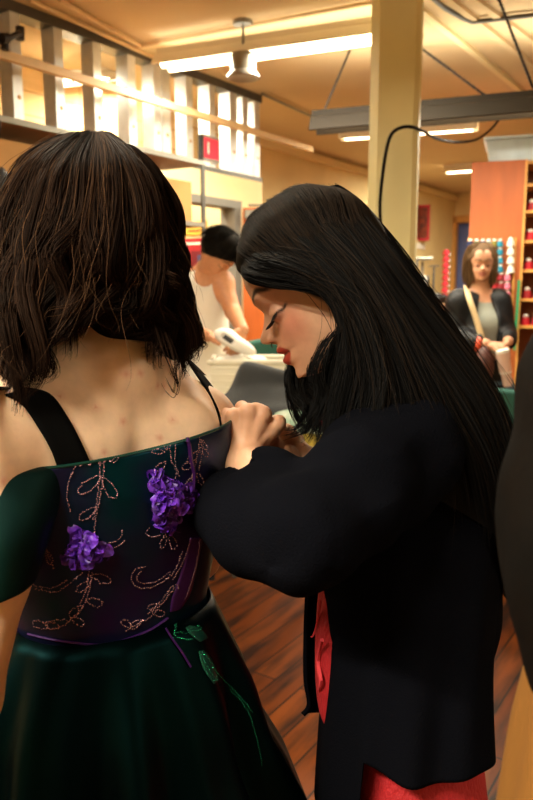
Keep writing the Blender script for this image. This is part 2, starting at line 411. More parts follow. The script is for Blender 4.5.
# --- hand helper: palm from wrist, four fingers, thumb
def hand_f(p, W, kn, fing, thumb, palm_r=.0135, wr=.025):
    f = cap(p, W, (kn[1]+kn[2])/2+Vector((0,.006,0)), wr, palm_r*1.0)
    for k in kn: f = smin(f, cap(p, W+(k-W)*.2+Vector((0,.004,0)), k, palm_r*.95, .0112), .005)
    for k in kn: f = smin(f, np.linalg.norm(p-V3(k)-np.array([0,-.0015,.001]),axis=1)-.0108, .003); f = smin(f, cap(p, W+(k-W)*.25+Vector((0,-.0125,.004)), k+Vector((0,-.0045,.0025)), .0035, .0055), .006)
    for a, b in zip(kn[:-1], kn[1:]): f = smin(f, cap(p, a+(W-a)*.22, b+(W-b)*.22, .0095), .005)
    for k, ch in zip(kn, fing):
        pts = [(k,.0098)]+[(q, r) for q, r in zip(ch, (.0088,.0078,.0066))]
        f = smin(f, chain(p, pts, .004), .003)
    f = smin(f, chain(p, thumb, .006), .008)
    return f
# near hand: back of hand seen, knuckles on top, fingers folded away over the dress edge
D = .925
kn1 = [P(234,417,D+.000), P(248,412.5,D-.004), P(263,415,D+.002), P(277,424,D+.014)]
fg1 = [[P(226,415,D+.022),P(222,424,D+.040),P(223,434,D+.036)],
       [P(242,408,D+.026),P(236,420,D+.048),P(234,433,D+.042)],
       [P(260,411,D+.032),P(252,426,D+.052),P(250,437,D+.044)],
       [P(279,422,D+.040),P(270,438,D+.052),P(264,445,D+.044)]]
th1 = [(P(239,457,D+.004),.0145),(P(227,441,D+.004),.0125),(P(221,428,D+.008),.010),(P(217,419,D+.014),.0075)]
W1 = P(243,463,D)
fh1 = lambda p: smin(hand_f(p, W1, kn1, fg1, th1, wr=.024), cap(p, EL+(WR-EL)*.45, W1, .034, .0245), .012)
# far hand, half hidden behind it
D2 = 1.0
W2 = P(300,463,D2+.02)
kn2 = [P(270,440,D2-.012), P(280,433,D2+.004), P(289,434,D2+.02), P(296,440,D2+.034)]
fg2 = [[P(258,436,D2-.01),P(248,440,D2-.012),P(241,444,D2-.016)],[P(268,427,D2+.008),P(256,430,D2+.010),P(247,436,D2+.006)],
       [P(278,428,D2+.028),P(266,430,D2+.030),P(256,437,D2+.024)],[P(287,435,D2+.042),P(276,437,D2+.044),P(268,442,D2+.038)]]
th2 = [(P(288,458,D2+.0),.014),(P(272,453,D2-.018),.0125),(P(260,449,D2-.024),.010),(P(250,448,D2-.024),.0078)]
fh2 = lambda p: smin(hand_f(p, W2, kn2, fg2, th2, wr=.024), cap(p, W2, FWR+(FEL-FWR)*.5, .0245, .032), .012)
def bb(pts, m): a = np.array([V3(q) for q in pts]); return a.min(0)-m, a.max(0)+m
parts = []
lo, hi = bb([t[0] for t in torsoW]+[SH,EL,WR,FSH,FEL,FWR,NECK0], .16); lo[2] = -.01
Vb, Fb = nets(bodyW, lo, hi, .009); parts.append((Vb, Fb, np.repeat(SK[None], len(Vb), 0)))
hc = hw(0,0,0); Vh, Fh = nets(headW, V3(hc)-.17, V3(hc)+.17, .0021)
capf0 = lambda q: smax(ell(q, (-.004,0,.012), (.102,.090,.10)), q[:,0]*.9-q[:,2]*.55-.050, .004)
cH = face_col(Vh, toL, SK); cH = mixc(cH, np.clip(-capf0(toL(Vh))/.004,0,1), (.004,.0035,.003)); parts.append((Vh, Fh, cH))
for fn, pts in ((fh1, kn1+[W1]+[q for c in fg1 for q in c]), (fh2, kn2+[W2]+[q for c in fg2 for q in c])):
    lo, hi = bb(pts, .035); V_, F_ = nets(fn, lo, hi, .002)
    c = np.repeat(SK[None], len(V_), 0)*1.0; kk = np.array([V3(q) for q in (kn1 if fn is fh1 else kn2)])
    dk = np.min(np.linalg.norm(V_[:,None]-kk[None],axis=2),1); c = mixc(c, .35*np.exp(-(dk/.009)**2), (.55,.16,.09)); parts.append((V_, F_, c))
V_, F_, c_ = join_np(parts)
W = empty('person', (hipz.x, hipz.y, 0), 'woman with long black hair in a black overshirt, bending to pin the dress back', 'person')
body = mesh_np('body', V_, F_, 'skin', W, True, c_)
# nose ring and lashes
b = MB(); c = hw(.101,.004,-.0605)
b.tube([c+hw(math.cos(a)*.0042,0,math.sin(a)*.0042)-hw(0,0,0) for a in np.linspace(-.3,4.2,14)], .0008, 6); b.build('nose_ring', 'metal_ring', W, True)
for s in (1,-1):
    b = MB()
    for k in range(26):
        ay = .018+.030*k/25; x0 = .0885-.35*max(0,ay-.030)-.010*(ay-.03)/.02; z0 = -.0335+max(0,ay-.036)*.42
        x0 = .0745+.0145*math.sqrt(max(0,1-((ay-.031)/.0175)**2))*.92+.001
        L = .012+.004*k/25; dx = .85 if k < 16 else .85-.05*(k-16); dy = (k-10)*.035
        a0 = Vector((x0, s*ay, z0)); a1 = a0+Vector((dx,s*dy,-.55))*L*.6; a2 = a1+Vector((dx,s*dy,-.15))*L*.5
        b.tube([hw(*a0),hw(*a1),hw(*a2)], [.0006,.0005,.0002], 4)
    b.build('eyelashes', 'lash', W, True)
# --- hair
capf = lambda p: smax(smin(ell(toL(p), (-.004,0,.012), (.098,.069,.096)), ell(toL(p),(-.052,0,-.05),(.045,.055,.09)), .04),
                      -(toL(p)[:,0]*-.9+toL(p)[:,2]*.55+.032+np.clip(-toL(p)[:,2],0,1)*.25), .01)
Vc, Fc = nets(capf, V3(hc)-.19, V3(hc)+.19, .004)
hp = [(Vc, Fc, np.repeat(np.array([[.003,.0028,.0025]]), len(Vc), 0))]
H = [
 [(247,264,.975),(243,271,.95),(248,278,.925),(267,282,.908),(295,284,.897),(323,289,.892),(345,311,.89),(334,370,.895),(322,425,.89)],
 [(250,246,.98),(252,255,.94),(262,263,.918),(282,269,.902),(307,277,.892),(337,293,.886),(350,345,.885),(338,400,.885),(330,450,.88)],
 [(262,227,.98),(270,240,.935),(285,254,.91),(306,267,.895),(330,285,.886),(351,312,.88),(363,365,.875),(352,420,.875),(345,460,.87)],
 [(280,210,.98),(292,225,.935),(308,242,.908),(328,262,.892),(350,288,.88),(371,325,.87),(388,390,.86),(382,430,.86),(372,465,.855)],
 [(303,197,.98),(318,212,.94),(336,235,.905),(358,264,.89),(382,300,.88),(408,345,.87),(440,402,.862),(468,460,.87),(482,525,.89)],
 [(321,190,.98),(336,207,.945),(353,232,.915),(374,264,.895),(399,302,.885),(432,347,.88),(472,406,.87),(496,470,.885),(502,550,.9)],
 [(333,187,.985),(351,204,.96),(367,226,.94),(389,258,.92),(415,298,.915),(450,347,.91),(489,406,.915),(510,475,.92),(512,575,.94)],
 [(336,188,.995),(353,204,1.0),(371,226,1.0),(393,259,1.0),(419,299,.99),(456,348,.99),(494,408,.99),(514,485,.99),(509,600,.99)],
 [(334,188,1.01),(352,205,1.04),(369,230,1.06),(391,263,1.06),(418,304,1.06),(453,353,1.06),(489,420,1.06),(506,490,1.06),(500,590,1.06)]]
BB = (.0038,.0034,.0032)
Hs = [[(x-266.5 and x or x, y, d) for x,y,d in g] for g in H]
hp.append(sheetsurf([[(x,y,d+.012) for x,y,d in g[3:]] for g in H[1:]], 70, 60, base=(.003,.0027,.0025)))
outW = lambda p: head_f(toL(p), False)
hp.append(sheet(H, 9000, 40, r=.00042, thick=.010, wave=.0022, waven=1.6, clump=170, cl=.55, lenvar=.28, seed=1, base=BB, root=.2, tint=.5, out=outW, marg=.004))
hp.append(sheet(H[1:], 420, 40, r=.00028, thick=.014, wave=.005, waven=1.3, clump=130, cl=.1, lenvar=.35, seed=2, base=(.014,.009,.006), root=.5, fly=.045, out=outW, marg=.006))
# side of the head behind the ear down to the collar
S2 = [[(338,300,.91),(345,330,.905),(341,360,.905),(334,385,.905),(328,410,.90),(325,440,.90)],
      [(345,296,.91),(362,330,.90),(362,365,.895),(358,395,.89),(352,420,.885),(345,452,.885)],
      [(360,300,.92),(380,335,.91),(388,370,.90),(386,400,.89),(378,425,.885),(366,455,.885)]]
hp.append(sheetsurf([[(x,y,d+.02) for x,y,d in g] for g in S2], 20, 20, base=(.003,.0027,.0025)))
hp.append(sheet(S2, 1800, 26, r=.00042, thick=.014, wave=.004, waven=1.3, clump=40, cl=.6, lenvar=.3, seed=3, base=BB, root=.6))
# far curtain showing under the chin, curling
S3 = [[(300,300,1.06),(300,335,1.06),(294,360,1.055),(294,385,1.04),(300,408,1.02),(312,432,1.01)],
      [(312,300,1.06),(312,340,1.06),(306,370,1.055),(306,392,1.035),(312,412,1.02),(318,440,1.0)],
      [(330,310,1.07),(332,350,1.07),(330,380,1.05),(328,400,1.03),(328,422,1.01),(326,450,1.0)],
      [(350,310,1.07),(352,350,1.06),(352,385,1.04),(350,405,1.02),(345,428,1.0),(338,458,.98)]]
hp.append(sheet(S3, 1500, 26, r=.0004, thick=.011, wave=.006, waven=1.3, clump=26, cl=.75, lenvar=.35, seed=4, base=BB, root=1))
S4 = [[(296,350,1.05),(288,372,1.03),(290,395,1.0),(304,408,.97),(296,424,.96),(272,432,.96)],
      [(300,350,1.05),(296,380,1.03),(302,400,1.0),(318,408,.97),(308,430,.95),(286,437,.95)],
      [(336,330,.895),(322,352,.89),(316,378,.89),(322,400,.89),(314,424,.89),(304,440,.9)],
      [(342,330,.895),(330,356,.89),(324,380,.89),(330,402,.89),(322,430,.89),(318,448,.9)]]
hp.append(sheet(S4, 260, 30, r=.00038, thick=.007, wave=.006, waven=1.2, clump=22, cl=.85, lenvar=.2, seed=5, base=BB, root=.4))
# hair on the far side of the head
S5 = [[(x, y-2, 1.97-d if d<.985 else d+.0) for x,y,d in g] for g in H[:7]]
hp.append(sheet([[(x+3,y,1.97-d+.0) for x,y,d in g] for g in H[0:8]], 4500, 30, r=.0005, thick=.012, wave=.003, waven=1.6, clump=90, cl=.5, lenvar=.3, seed=6, base=BB, root=.3, out=outW, marg=.005))
V_, F_, c_ = join_np(hp); hairW = mesh_np('hair', V_, F_, 'hair_black', W, True, c_)
# --- jacket
def loft_px(levels, n, m, S=None, fold=0, nf=9, seed=0, sq=2.3, xf=None):
    """levels (y, xl, xr, depth, half thickness) -> V,F ; rings are closed ovals"""
    L = catmull(levels, S or 40); rg = np.random.default_rng(seed); ph = rg.uniform(0,6.3,8); V = []
    for j,(y,xl,xr,d,th) in enumerate(L):
        cx = (xl+xr)/2; c = P(cx,y,d); hwid = (P(xr,y,d)-P(xl,y,d)).length/2; t = j/(len(L)-1)
        for i in range(n):
            a = 2*pi*i/n; ca, sa = math.cos(a), math.sin(a)
            e = (abs(ca)**sq+abs(sa)**sq)**(-1/sq)
            k = 1+fold*(math.sin(nf*a+ph[0]+2*t)+.6*math.sin((nf*1.7)*a+ph[1]-3*t*1.2)+.5*math.sin(3*a+5*t+ph[2]))*(.25+.75*t)
            p = c+cR*(hwid*ca*e*(1+(k-1)*.4))+Vector((0,1,0))*(-th*sa*e*k)
            if xf: p = xf(p, a, t)
            V.append(tuple(p))
    V = np.array(V); m_ = len(L); F = np.array([[j*n+i, j*n+(i+1)%n, (j+1)*n+(i+1)%n, (j+1)*n+i] for j in range(m_-1) for i in range(n)])
    return V, F
def foldf(p, A, B, amp, k, seed=0):
    d = (B-A); L = d.length; d = V3(d/L); t = (p-V3(A))@d/L
    q = p-V3(A)-((p-V3(A))@d)[:,None]*d; an = np.arctan2(q@V3(cR), q@V3(cU))
    return amp*(np.sin(k*t*6.28+1.6*np.sin(an+seed)+seed)+.6*np.sin(k*1.7*t*6.28+2*an+seed*2))*.6
def jackF(p):
    # torso shell as implicit solid
    f = chain(p, [(P(412,400,1.06),.085),(P(416,450,1.06),.115),(P(414,520,1.05),.120),(P(408,600,1.05),.115),(P(404,680,1.05),.112)], .04)
    f = smin(f, cap(p, SH+Vector((0,.02,.0)), FSH, .075), .05); f = smin(f, cap(p, P(392,412,.95), P(400,410,1.12), .05), .05)
    f = smin(f, cap(p, P(395,390,1.0), P(425,385,1.05), .05), .05)
    return f
def sleeveF(p, S_, E_, W_, sg=1):
    f = chain(p, [(S_+(E_-S_)*.0+Vector((0,0,.0)),.074),(S_+(E_-S_)*.5,.068),(E_,.058)], .02)
    f = smin(f, chain(p, [(E_,.054),(E_+(W_-E_)*.5,.045),(E_+(W_-E_)*.86,.034)], .02), .015)
    f = f+foldf(p, S_, E_, .0055, 2.2, 1.3)+foldf(p, E_, W_, .0028, 2.0, 4.1)+.0035*noise3(p, 34, 3)-.006*np.abs(noise3(p, 26, 8))+.0035*np.abs(noise3(p*np.array([1,1,2.2]), 30, 12))
    # cut the cuff open
    d = V3((W_-E_).normalized()); t = (p-V3(E_))@d; L = (W_-E_).length
    f = smax(f, t-L*.86, .006)
    inner = chain(p, [(E_+(W_-E_)*.55,.035),(W_+(W_-E_)*.2,.045)], .01); f = smax(f, -inner, .006)
    return f
def shell_lower():
    lv = [(460,336,488,1.05,.150),(520,332,492,1.05,.155),(570,330,490,1.05,.155),(620,326,487,1.05,.155),(660,322,486,1.05,.16),(706,317,487,1.05,.165)]
    V, F = loft_px(lv, 120, 'x', 46, fold=.036, nf=7, seed=4)
    n = 120; m_ = 46; V = V.reshape(m_, n, 3)
    a = 2*pi*np.arange(n)/n
    # front (x minimum, a~pi) longer, back lifted; opening at the front
    ss_ = np.clip((a-2.20)/.10,0,1)*np.clip((4.2-a)/.3,0,1); drop = .16*ss_+.006*np.cos(4*a)+.035*np.exp(-((np.minimum(a,2*pi-a)-0.0)/.7)**2)
    t = (np.arange(m_)/(m_-1))[:,None]
    V[:,:,2] -= drop[None]*t**3
    return V.reshape(-1,3), F
EJ = EL+Vector((-.0,0,-.004)); 
lo, hi = bb([P(412,380,1.06),P(410,690,1.05),SH,FSH], .17)
jm = []
Vj, Fj = nets(lambda p: jackF(p)+.005*noise3(p,22,5)+.002*noise3(p,50,6), lo, hi, .0055); jm.append((Vj,Fj,np.ones((len(Vj),3))))
Vl, Fl = shell_lower(); jm.append((Vl,Fl,np.ones((len(Vl),3))))
V_,F_,_ = join_np(jm); jacket = mesh_np('jacket', V_, F_, 'jacket_black', W, True)
so = jacket.modifiers.new('thick','SOLIDIFY'); so.thickness = .002
CU = P(222,500,.865)    # loose cuff hangs down left of the wrist
def sl1(p):
    f = sleeveF(p, SH, EJ, WR)
    q = chain(p, [(EJ,.056),(P(256,528,.82),.050),(P(232,512,.87),.040),(P(226,500,.885),.034)], .03)
    f = smin(f, q+.0015*noise3(p,50,9), .018)
    inner = chain(p, [(P(262,500,.85),.02),(WR+(WR-EJ)*.3,.034)], .01)
    return smax(f, -inner, .006)
lo, hi = bb([SH,EJ,WR,CU], .11); Vs, Fs = nets(sl1, lo, hi, .0042); sleeve = mesh_np('jacket_sleeve', Vs, Fs, 'jacket_black', W)
lo, hi = bb([FSH,FEL,FWR], .11); Vs, Fs = nets(lambda p: sleeveF(p, FSH, FEL, FWR), lo, hi, .007); mesh_np('jacket_sleeve', Vs, Fs, 'jacket_black', W)
# collar
b = MB()
colr = []
for j, (dy, ex) in enumerate([(0,.0),(-14,.008),(-16,.016),(-2,.024)]):
    colr.append([P(412,393+dy,1.06)+cR*((.078+ex)*math.cos(a))+Vector((0,1,0))*((.085+ex)*math.sin(a))+Vector((0,0,-.012*math.cos(a)*(-1))) for a in np.linspace(-2.6,2.6,40)])
Vq = np.array([[tuple(q) for q in r_] for r_ in colr]).reshape(-1,3); bq = (np.arange(3)[:,None]*40+np.arange(39)[None]).reshape(-1)
cl_ = mesh_np('jacket_collar', Vq, np.stack([bq,bq+1,bq+41,bq+40],1), 'jacket_black', W); s_ = cl_.modifiers.new('thick','SOLIDIFY'); s_.thickness=.003
# highlight at the cuff buttonhole, put in as a small paler button
b = MB(); cb = P(240,490,.862); b.lathe(cb, [(.0001,-.001),(.0042,-.001),(.0048,0),(.0042,.0012),(.0001,.0012)], 16, ax=(-cF+cR*-.6+cU*.5)); b.build('cuff_button_glint', 'button_glint', sleeve, True)
# far front flap, hanging edge with a curled tip
fl = [[(330,560,1.14),(322,590,1.13),(321,640,1.12),(318,680,1.12),(316,700,1.12),(318,712,1.12)],
      [(312,560,1.12),(306,590,1.11),(304,640,1.10),(304,680,1.10),(307,703,1.10),(302,712,1.10)],
      [(316,560,1.10),(309,592,1.10),(306,640,1.09),(306,680,1.09),(309,706,1.09),(303,715,1.09)]]
Vf, Ff, _ = sheetsurf(fl, 16, 40); o = mesh_np('jacket_front_flap', Vf, Ff, 'jacket_black', W); s_ = o.modifiers.new('thick','SOLIDIFY'); s_.thickness=.004
# red garment: top under the jacket and knit skirt
Vt, Ft = loft_px([(570,322,460,1.06,.085),(610,317,460,1.06,.085),(660,315,460,1.06,.085),(700,317,462,1.06,.085),(715,322,462,1.06,.085)], 90, 'x', 30, fold=.02, nf=11, seed=9); mesh_np('red_top', Vt, Ft, 'red_knit', W)
Vt, Ft = loft_px([(640,350,466,1.06,.11),(690,348,472,1.06,.135),(760,345,478,1.06,.145),(830,338,488,1.06,.155),(920,326,505,1.05,.165),(1050,310,520,1.03,.175)], 110, 'x', 40, fold=.012, nf=9, seed=2); rsk = mesh_np('red_knit_skirt', Vt, Ft, 'red_knit', W)
b = MB(); b.tube(cpts([(321,600,1.02),(318,618,1.04),(314,634,1.045),(311,637,1.045)],10), .0014, 6); b.tube(cpts([(322,640,1.0),(318,660,1.03),(321,680,1.01),(319,690,1.03)],10), .003, 6); b.build('red_tie', 'red_cord', W, True)
# shoes
mat('shoe_black', (.01,.01,.01), .4)
for s in (-1,1):
    cx, cy = hipz.x-.05, hipz.y+s*.097
    fn = lambda p: smax(smin(ell(p,(cx-.06,cy,.035),(.10,.048,.045)), ell(p,(cx+.07,cy,.055),(.05,.042,.06)), .03), -p[:,2]+.001, .004)
    sdf_obj('shoe', fn, (cx-.18,cy-.07,-.01), (cx+.15,cy+.07,.14), .008, 'shoe_black', W)

# ================================================================ woman in the dress (seen from behind)
TX, TY = -.192, .885; YAW = math.radians(36)
e1 = Vector((math.cos(YAW), math.sin(YAW), 0)); e2 = Vector((math.sin(YAW), -math.cos(YAW), 0))   # e1: to her right, e2: towards the camera
def U(u, v, z): return Vector((TX,TY,0))+e1*u+e2*v+Vector((0,0,z))
A_ = np.array([V3(e1),V3(e2),[0,0,1]])
def uvz(p): return (p-np.array([TX,TY,0]))@A_.T
HC = P(102,238,.885)     # head centre
hl = uvz(V3(HC)[None])[0]
SLp = P(-22,425,.775); SRp = P(203,424,.985)
sl_ = uvz(V3(SLp)[None])[0]; sr_ = uvz(V3(SRp)[None])[0]
A1L = P(-15,575,.75); A2L = P(-40,700,.73)
def bodyL(p):
    q = uvz(p); u, v, z = q.T
    f = ell(q, (0,-.02,1.20), (.138,.094,.24))
    f = smin(f, ell(q, (0,-.02,1.00), (.105,.080,.16)), .04)
    f = smin(f, ell(q, (0,.0,.90), (.140,.10,.12)), .04)
    f = smin(f, cap(q, (sl_[0]+.03,sl_[1]-.0,sl_[2]-.02), (sr_[0]-.025,sr_[1],sr_[2]-.02), .052), .06)
    nk = (hl[0]-.0, hl[1]-.015, hl[2]-.04)
    f = smin(f, cap(q, (0,-.012,1.36), nk, .062, .050), .05)
    f = smin(f, cap(q, (0,.0,1.435), (sl_[0]+.03,sl_[1],sl_[2]+.012), .030), .05)
    f = smin(f, cap(q, (0,.0,1.435), (sr_[0]-.025,sr_[1],sr_[2]+.012), .030), .05)
    for s in (-1,1): f = smin(f, ell(q, (s*.078,.055,1.285), (.045,.024,.075)), .035)
    f = smin(f, ell(q, (0,.045,1.405), (.03,.03,.04)), .035)
    gr = .007*np.exp(-(u/.014)**2)*np.clip((1.39-z)/.08,0,1)*np.clip((z-.95)/.1,0,1)*(v>0); f = f+gr
    f = smin(f, chain(p, [(SLp,.050),(A1L,.044),(A2L,.038),(P(-80,780,.66),.028)], .015), .03)
    f = smin(f, chain(p, [(SRp,.046),(P(196,500,1.04),.040),(P(196,556,1.08),.034),(P(170,560,1.24),.027)], .015), .03)
    for s in (-1,1): f = smin(f, chain(q, [(V3((s*.075,0,.80)),.075),(V3((s*.09,0,.46)),.055),(V3((s*.09,.02,.08)),.036)], .02), .03)
    return f
headL_f = Vector((-e2.x, -e2.y, -.18)).normalized(); hlat = e1*-1; hup = headL_f.cross(hlat).normalized()
toL2, toW2 = head_frame(HC+headL_f*.095, headL_f, hup, hlat)
def headL(p):
    f = head_f(toL2(p)); return smin(f, cap(p, U(hl[0],hl[1]-.015,hl[2]-.05), U(0,-.012,1.36), .05, .06), .03)
lo, hi = bb([U(-.24,0,1.5),U(.22,0,0),A2L,P(250,600,1.22),SLp,SRp,P(-80,780,.66)], .12); lo[2] = -.01; hi[2] = 1.6
def bodyLv(p): return bodyL(p)
Vb, Fb = nets(bodyLv, lo, hi, .006); SKL = np.array([.86,.59,.39])
cb_ = np.repeat(SKL[None], len(Vb), 0)
rs = np.random.default_rng(3); near = Vb[(Vb[:,2] > 1.2) & (Vb[:,2] < 1.42)]
dots = near[rs.integers(0,len(near),70)]; dd = np.min(np.linalg.norm(Vb[:,None,:]-dots[None,:,:].astype(float),axis=2) if len(Vb)*70 < 6e7 else np.ones((len(Vb),1)),1)
cb_ = mixc(cb_, .6*np.exp(-(dd/.0042)**2), (.62,.16,.10))
Vh, Fh = nets(headL, V3(HC)-.17, V3(HC)+.17, .0035)
V_, F_, c_ = join_np([(Vb,Fb,cb_),(Vh,Fh,mixc(face_col(Vh,toL2,SKL,.4), np.clip((-toL2(Vh)[:,0]+.05+toL2(Vh)[:,2])/.01,0,1)*np.clip((toL2(Vh)[:,2]+.07)/.01,0,1), (.006,.004,.003)))])
L_ = empty('person', (TX,TY,0), 'woman with wavy brown hair seen from behind in a green and purple ball gown', 'person')
bodyLo = mesh_np('body', V_, F_, 'skin', L_, True, c_)
# hair
G = [
 [(58,138,.90),(22,165,.86),(-4,215,.84),(-22,280,.82),(-32,340,.80),(-24,398,.78)],
 [(75,135,.87),(40,163,.81),(18,220,.78),(3,280,.765),(0,335,.76),(8,392,.75)],
 [(86,134,.86),(60,166,.78),(46,225,.752),(32,285,.745),(24,340,.74),(20,388,.735)],
 [(93,134,.86),(80,169,.77),(73,230,.742),(64,283,.742),(50,328,.745),(36,362,.742)],
 [(98,134,.86),(100,170,.765),(98,232,.742),(94,276,.747),(84,300,.757),(68,328,.762)],
 [(103,134,.86),(118,170,.77),(122,232,.748),(121,274,.76),(119,292,.772),(113,310,.78)],
 [(108,135,.865),(134,170,.785),(146,232,.77),(149,280,.78),(151,310,.79),(150,340,.79)],
 [(112,139,.875),(140,178,.82),(155,235,.81),(163,285,.82),(170,325,.83),(172,360,.83)],
 [(114,141,.89),(147,182,.86),(163,240,.86),(174,285,.86),(188,322,.875),(192,354,.88)]]
hl_ = []
capL = lambda p: smax(smin(ell(toL2(p), (-.012,0,.014), (.112,.094,.108)), ell(toL2(p),(-.06,0,-.06),(.05,.08,.12)), .04), toL2(p)[:,0]-.055+.5*toL2(p)[:,2], .01)
capL = lambda p: smax(smin(ell(toL2(p), (-.006,0,.006), (.098,.080,.097)), ell(toL2(p),(-.048,0,-.05),(.042,.062,.09)), .04), toL2(p)[:,0]-.05, .01)
Vc, Fc = nets(capL, V3(HC)-.19, V3(HC)+.19, .005); hl_.append((Vc,Fc,np.repeat(np.array([[.004,.003,.0025]]),len(Vc),0)))
BR = (.0125,.0062,.0036)
hl_.append(sheetsurf([[(x,y,d+.014) for x,y,d in g] for g in G], 70, 50, base=(.005,.0035,.0025)))
hl_.append(sheet(G, 9500, 40, r=.00042, thick=.015, wave=.0150, waven=1.9, clump=46, cl=.88, lenvar=.3, seed=11, base=BR, root=.12, tint=.7, out=lambda p: head_f(toL2(p),False), marg=.004))
hl_.append(sheet([[(x,y,d+.012) for x,y,d in g] for g in G], 2500, 34, r=.0005, thick=.016, wave=.013, waven=2.0, clump=40, cl=.8, lenvar=.3, seed=12, base=(.010,.006,.004), root=.3, tint=.3))
hl_.append(sheet(G, 170, 40, r=.00022, thick=.018, wave=.011, waven=2.0, clump=100, cl=.1, lenvar=.3, seed=13, base=(.06,.03,.015), root=.4, fly=.05))
# curls at the right side
G2 = [[(160,235,.85),(168,275,.85),(172,300,.85),(186,320,.86),(181,345,.865),(196,364,.87)],
      [(162,240,.87),(174,278,.87),(186,302,.87),(197,326,.88),(187,350,.88),(182,376,.88)],
      [(154,240,.84),(162,285,.84),(172,310,.84),(168,338,.85),(178,356,.85),(172,372,.85)]]
hl_.append(sheet(G2, 420, 40, r=.0004, thick=.007, wave=.006, waven=2.2, clump=14, cl=.9, lenvar=.35, seed=14, base=BR, root=.3))
G3 = [[(150,300,.80),(158,335,.785),(166,355,.78),(178,372,.785),(186,362,.79),(182,352,.79)],[(165,330,.80),(176,352,.80),(180,376,.80),(174,398,.80),(166,392,.80),(160,380,.80)]]
hl_.append(sheet(G3, 10, 40, r=.0004, thick=.003, wave=.001, waven=1.3, clump=4, cl=.7, lenvar=.1, seed=15, base=BR, root=.4))
# sides and front of her head
ring = []
for k, an in enumerate(np.linspace(-1.0, 4.15, 11)):
    g = []
    for (rr, zz) in ((.015,.100),(.066,.084),(.095,.03),(.099,-.04),(.103,-.10),(.108,-.16)):
        g.append(tuple(toW2([-math.sin(an)*0+ -rr*1.02*math.sin(an)*-1*0+ rr*1.02*(-math.sin(an)), rr*.88*math.cos(an), zz if zz > 0 or math.sin(an) < .35 else zz*.35])))
    ring.append(g)
ringk = [g for g, an in zip(ring, np.linspace(-1.0,4.15,11)) if True]
hl_.append(sheet([g for g in ringk], 4200, 30, r=.00055, thick=.008, wave=.006, waven=1.6, clump=70, cl=.6, lenvar=.2, seed=16, base=BR, root=.3, world=True))
V_, F_, c_ = join_np(hl_); mesh_np('hair', V_, F_, 'hair_brown', L_, True, c_)

# --- bodice
bz = np.array([1.02,1.06,1.10,1.16,1.22,1.27,1.31,1.36]); ba = np.array([.128,.125,.124,.136,.152,.161,.163,.161]); bb_ = np.array([.102,.096,.098,.106,.115,.120,.120,.116])
def ringpt(an, z, off=0, fold=0):
    a = np.interp(z,bz,ba)+off; c = np.interp(z,bz,bb_)+off; ca, sa = math.cos(an), math.sin(an)
    e = (abs(ca)**2.3+abs(sa)**2.3)**(-1/2.3)
    return U(a*ca*e, c*sa*e-.012, z)
NB, NS = 140, 60; Vv = []
ZT = lambda an: 1.322+.016*math.cos(an)
for j in range(NS):
    t = j/(NS-1)
    for i in range(NB):
        an = 2*pi*i/NB; back = max(0, math.sin(an))
        ztop = ZT(an); zbot = 1.082-.004*math.sin(an)
        z = ztop*(1-t)+zbot*t
        w = .0010*math.sin(60*z+3*an)*max(0,math.sin(an*1.0))*(.3+.7*t)
        w += .0014*math.sin(30*z+5*math.cos(an*2))
        Vv.append(tuple(ringpt(an, z, w+.004*(1-t)**6)))
bq = np.array([[j*NB+i, j*NB+(i+1)%NB, (j+1)*NB+(i+1)%NB, (j+1)*NB+i] for j in range(NS-1) for i in range(NB)])
bod = mesh_np('dress_bodice', np.array(Vv), bq[:,::-1], 'satin_bodice', L_); s_ = bod.modifiers.new('thick','SOLIDIFY'); s_.thickness = .0016; s_.offset = 0
bvb = BVHTree.FromPolygons([Vector(v) for v in Vv], bq.tolist())
b = MB(); b.tube([ringpt(2*pi*i/90, ZT(2*pi*i/90), .0042) for i in range(91)], .0019, 8, caps=False); b.build('bodice_top_piping', 'satin_edge', bod, True)
def onb(x, y, lift=.002, tree=None, dflt=.86):
    r = ray(x,y).normalized(); h = (tree or bvb).ray_cast(EYE, r)
    if h[0] is None: return P(x,y,dflt)
    return h[0]-r*lift
# --- skirt
NK, NL = 220, 60; Vk = []
for j in range(NL):
    t = j/(NL-1); z = 1.098*(1-t)+.012*t
    z_ = [1.10,1.06,.98,.90,.80,.60,.30,.0]; a_ = [.128,.146,.180,.196,.248,.32,.41,.46]; c_k = [.106,.122,.148,.166,.20,.26,.34,.40]
    a = float(np.interp(z, z_[::-1], a_[::-1])); c = float(np.interp(z, z_[::-1], c_k[::-1])); cc = U(-.0,-.01-.02*t,0)
    for i in range(NK):
        an = 2*pi*i/NK; k = 1+min(1,t*5)*.085*(math.sin(11*an+.6)+.6*math.sin(17*an+2+1.5*t)+.5*math.sin(5*an+t*2))
        ex_ = 2.3-.3*min(1,t*3); ca_, sa_ = math.cos(an), math.sin(an); e_ = (abs(ca_)**ex_+abs(sa_)**ex_)**(-1/ex_); Vk.append(tuple(U(a*k*ca_*e_, -.012-.01*t+c*k*sa_*e_, z)))
kq = np.array([[j*NK+i, j*NK+(i+1)%NK, (j+1)*NK+(i+1)%NK, (j+1)*NK+i] for j in range(NL-1) for i in range(NK)])
skt = mesh_np('dress_skirt', np.array(Vk), kq, 'satin_skirt', L_); s_ = skt.modifiers.new('thick','SOLIDIFY'); s_.thickness = .003
bvk = BVHTree.FromPolygons([Vector(v) for v in Vk], kq.tolist())
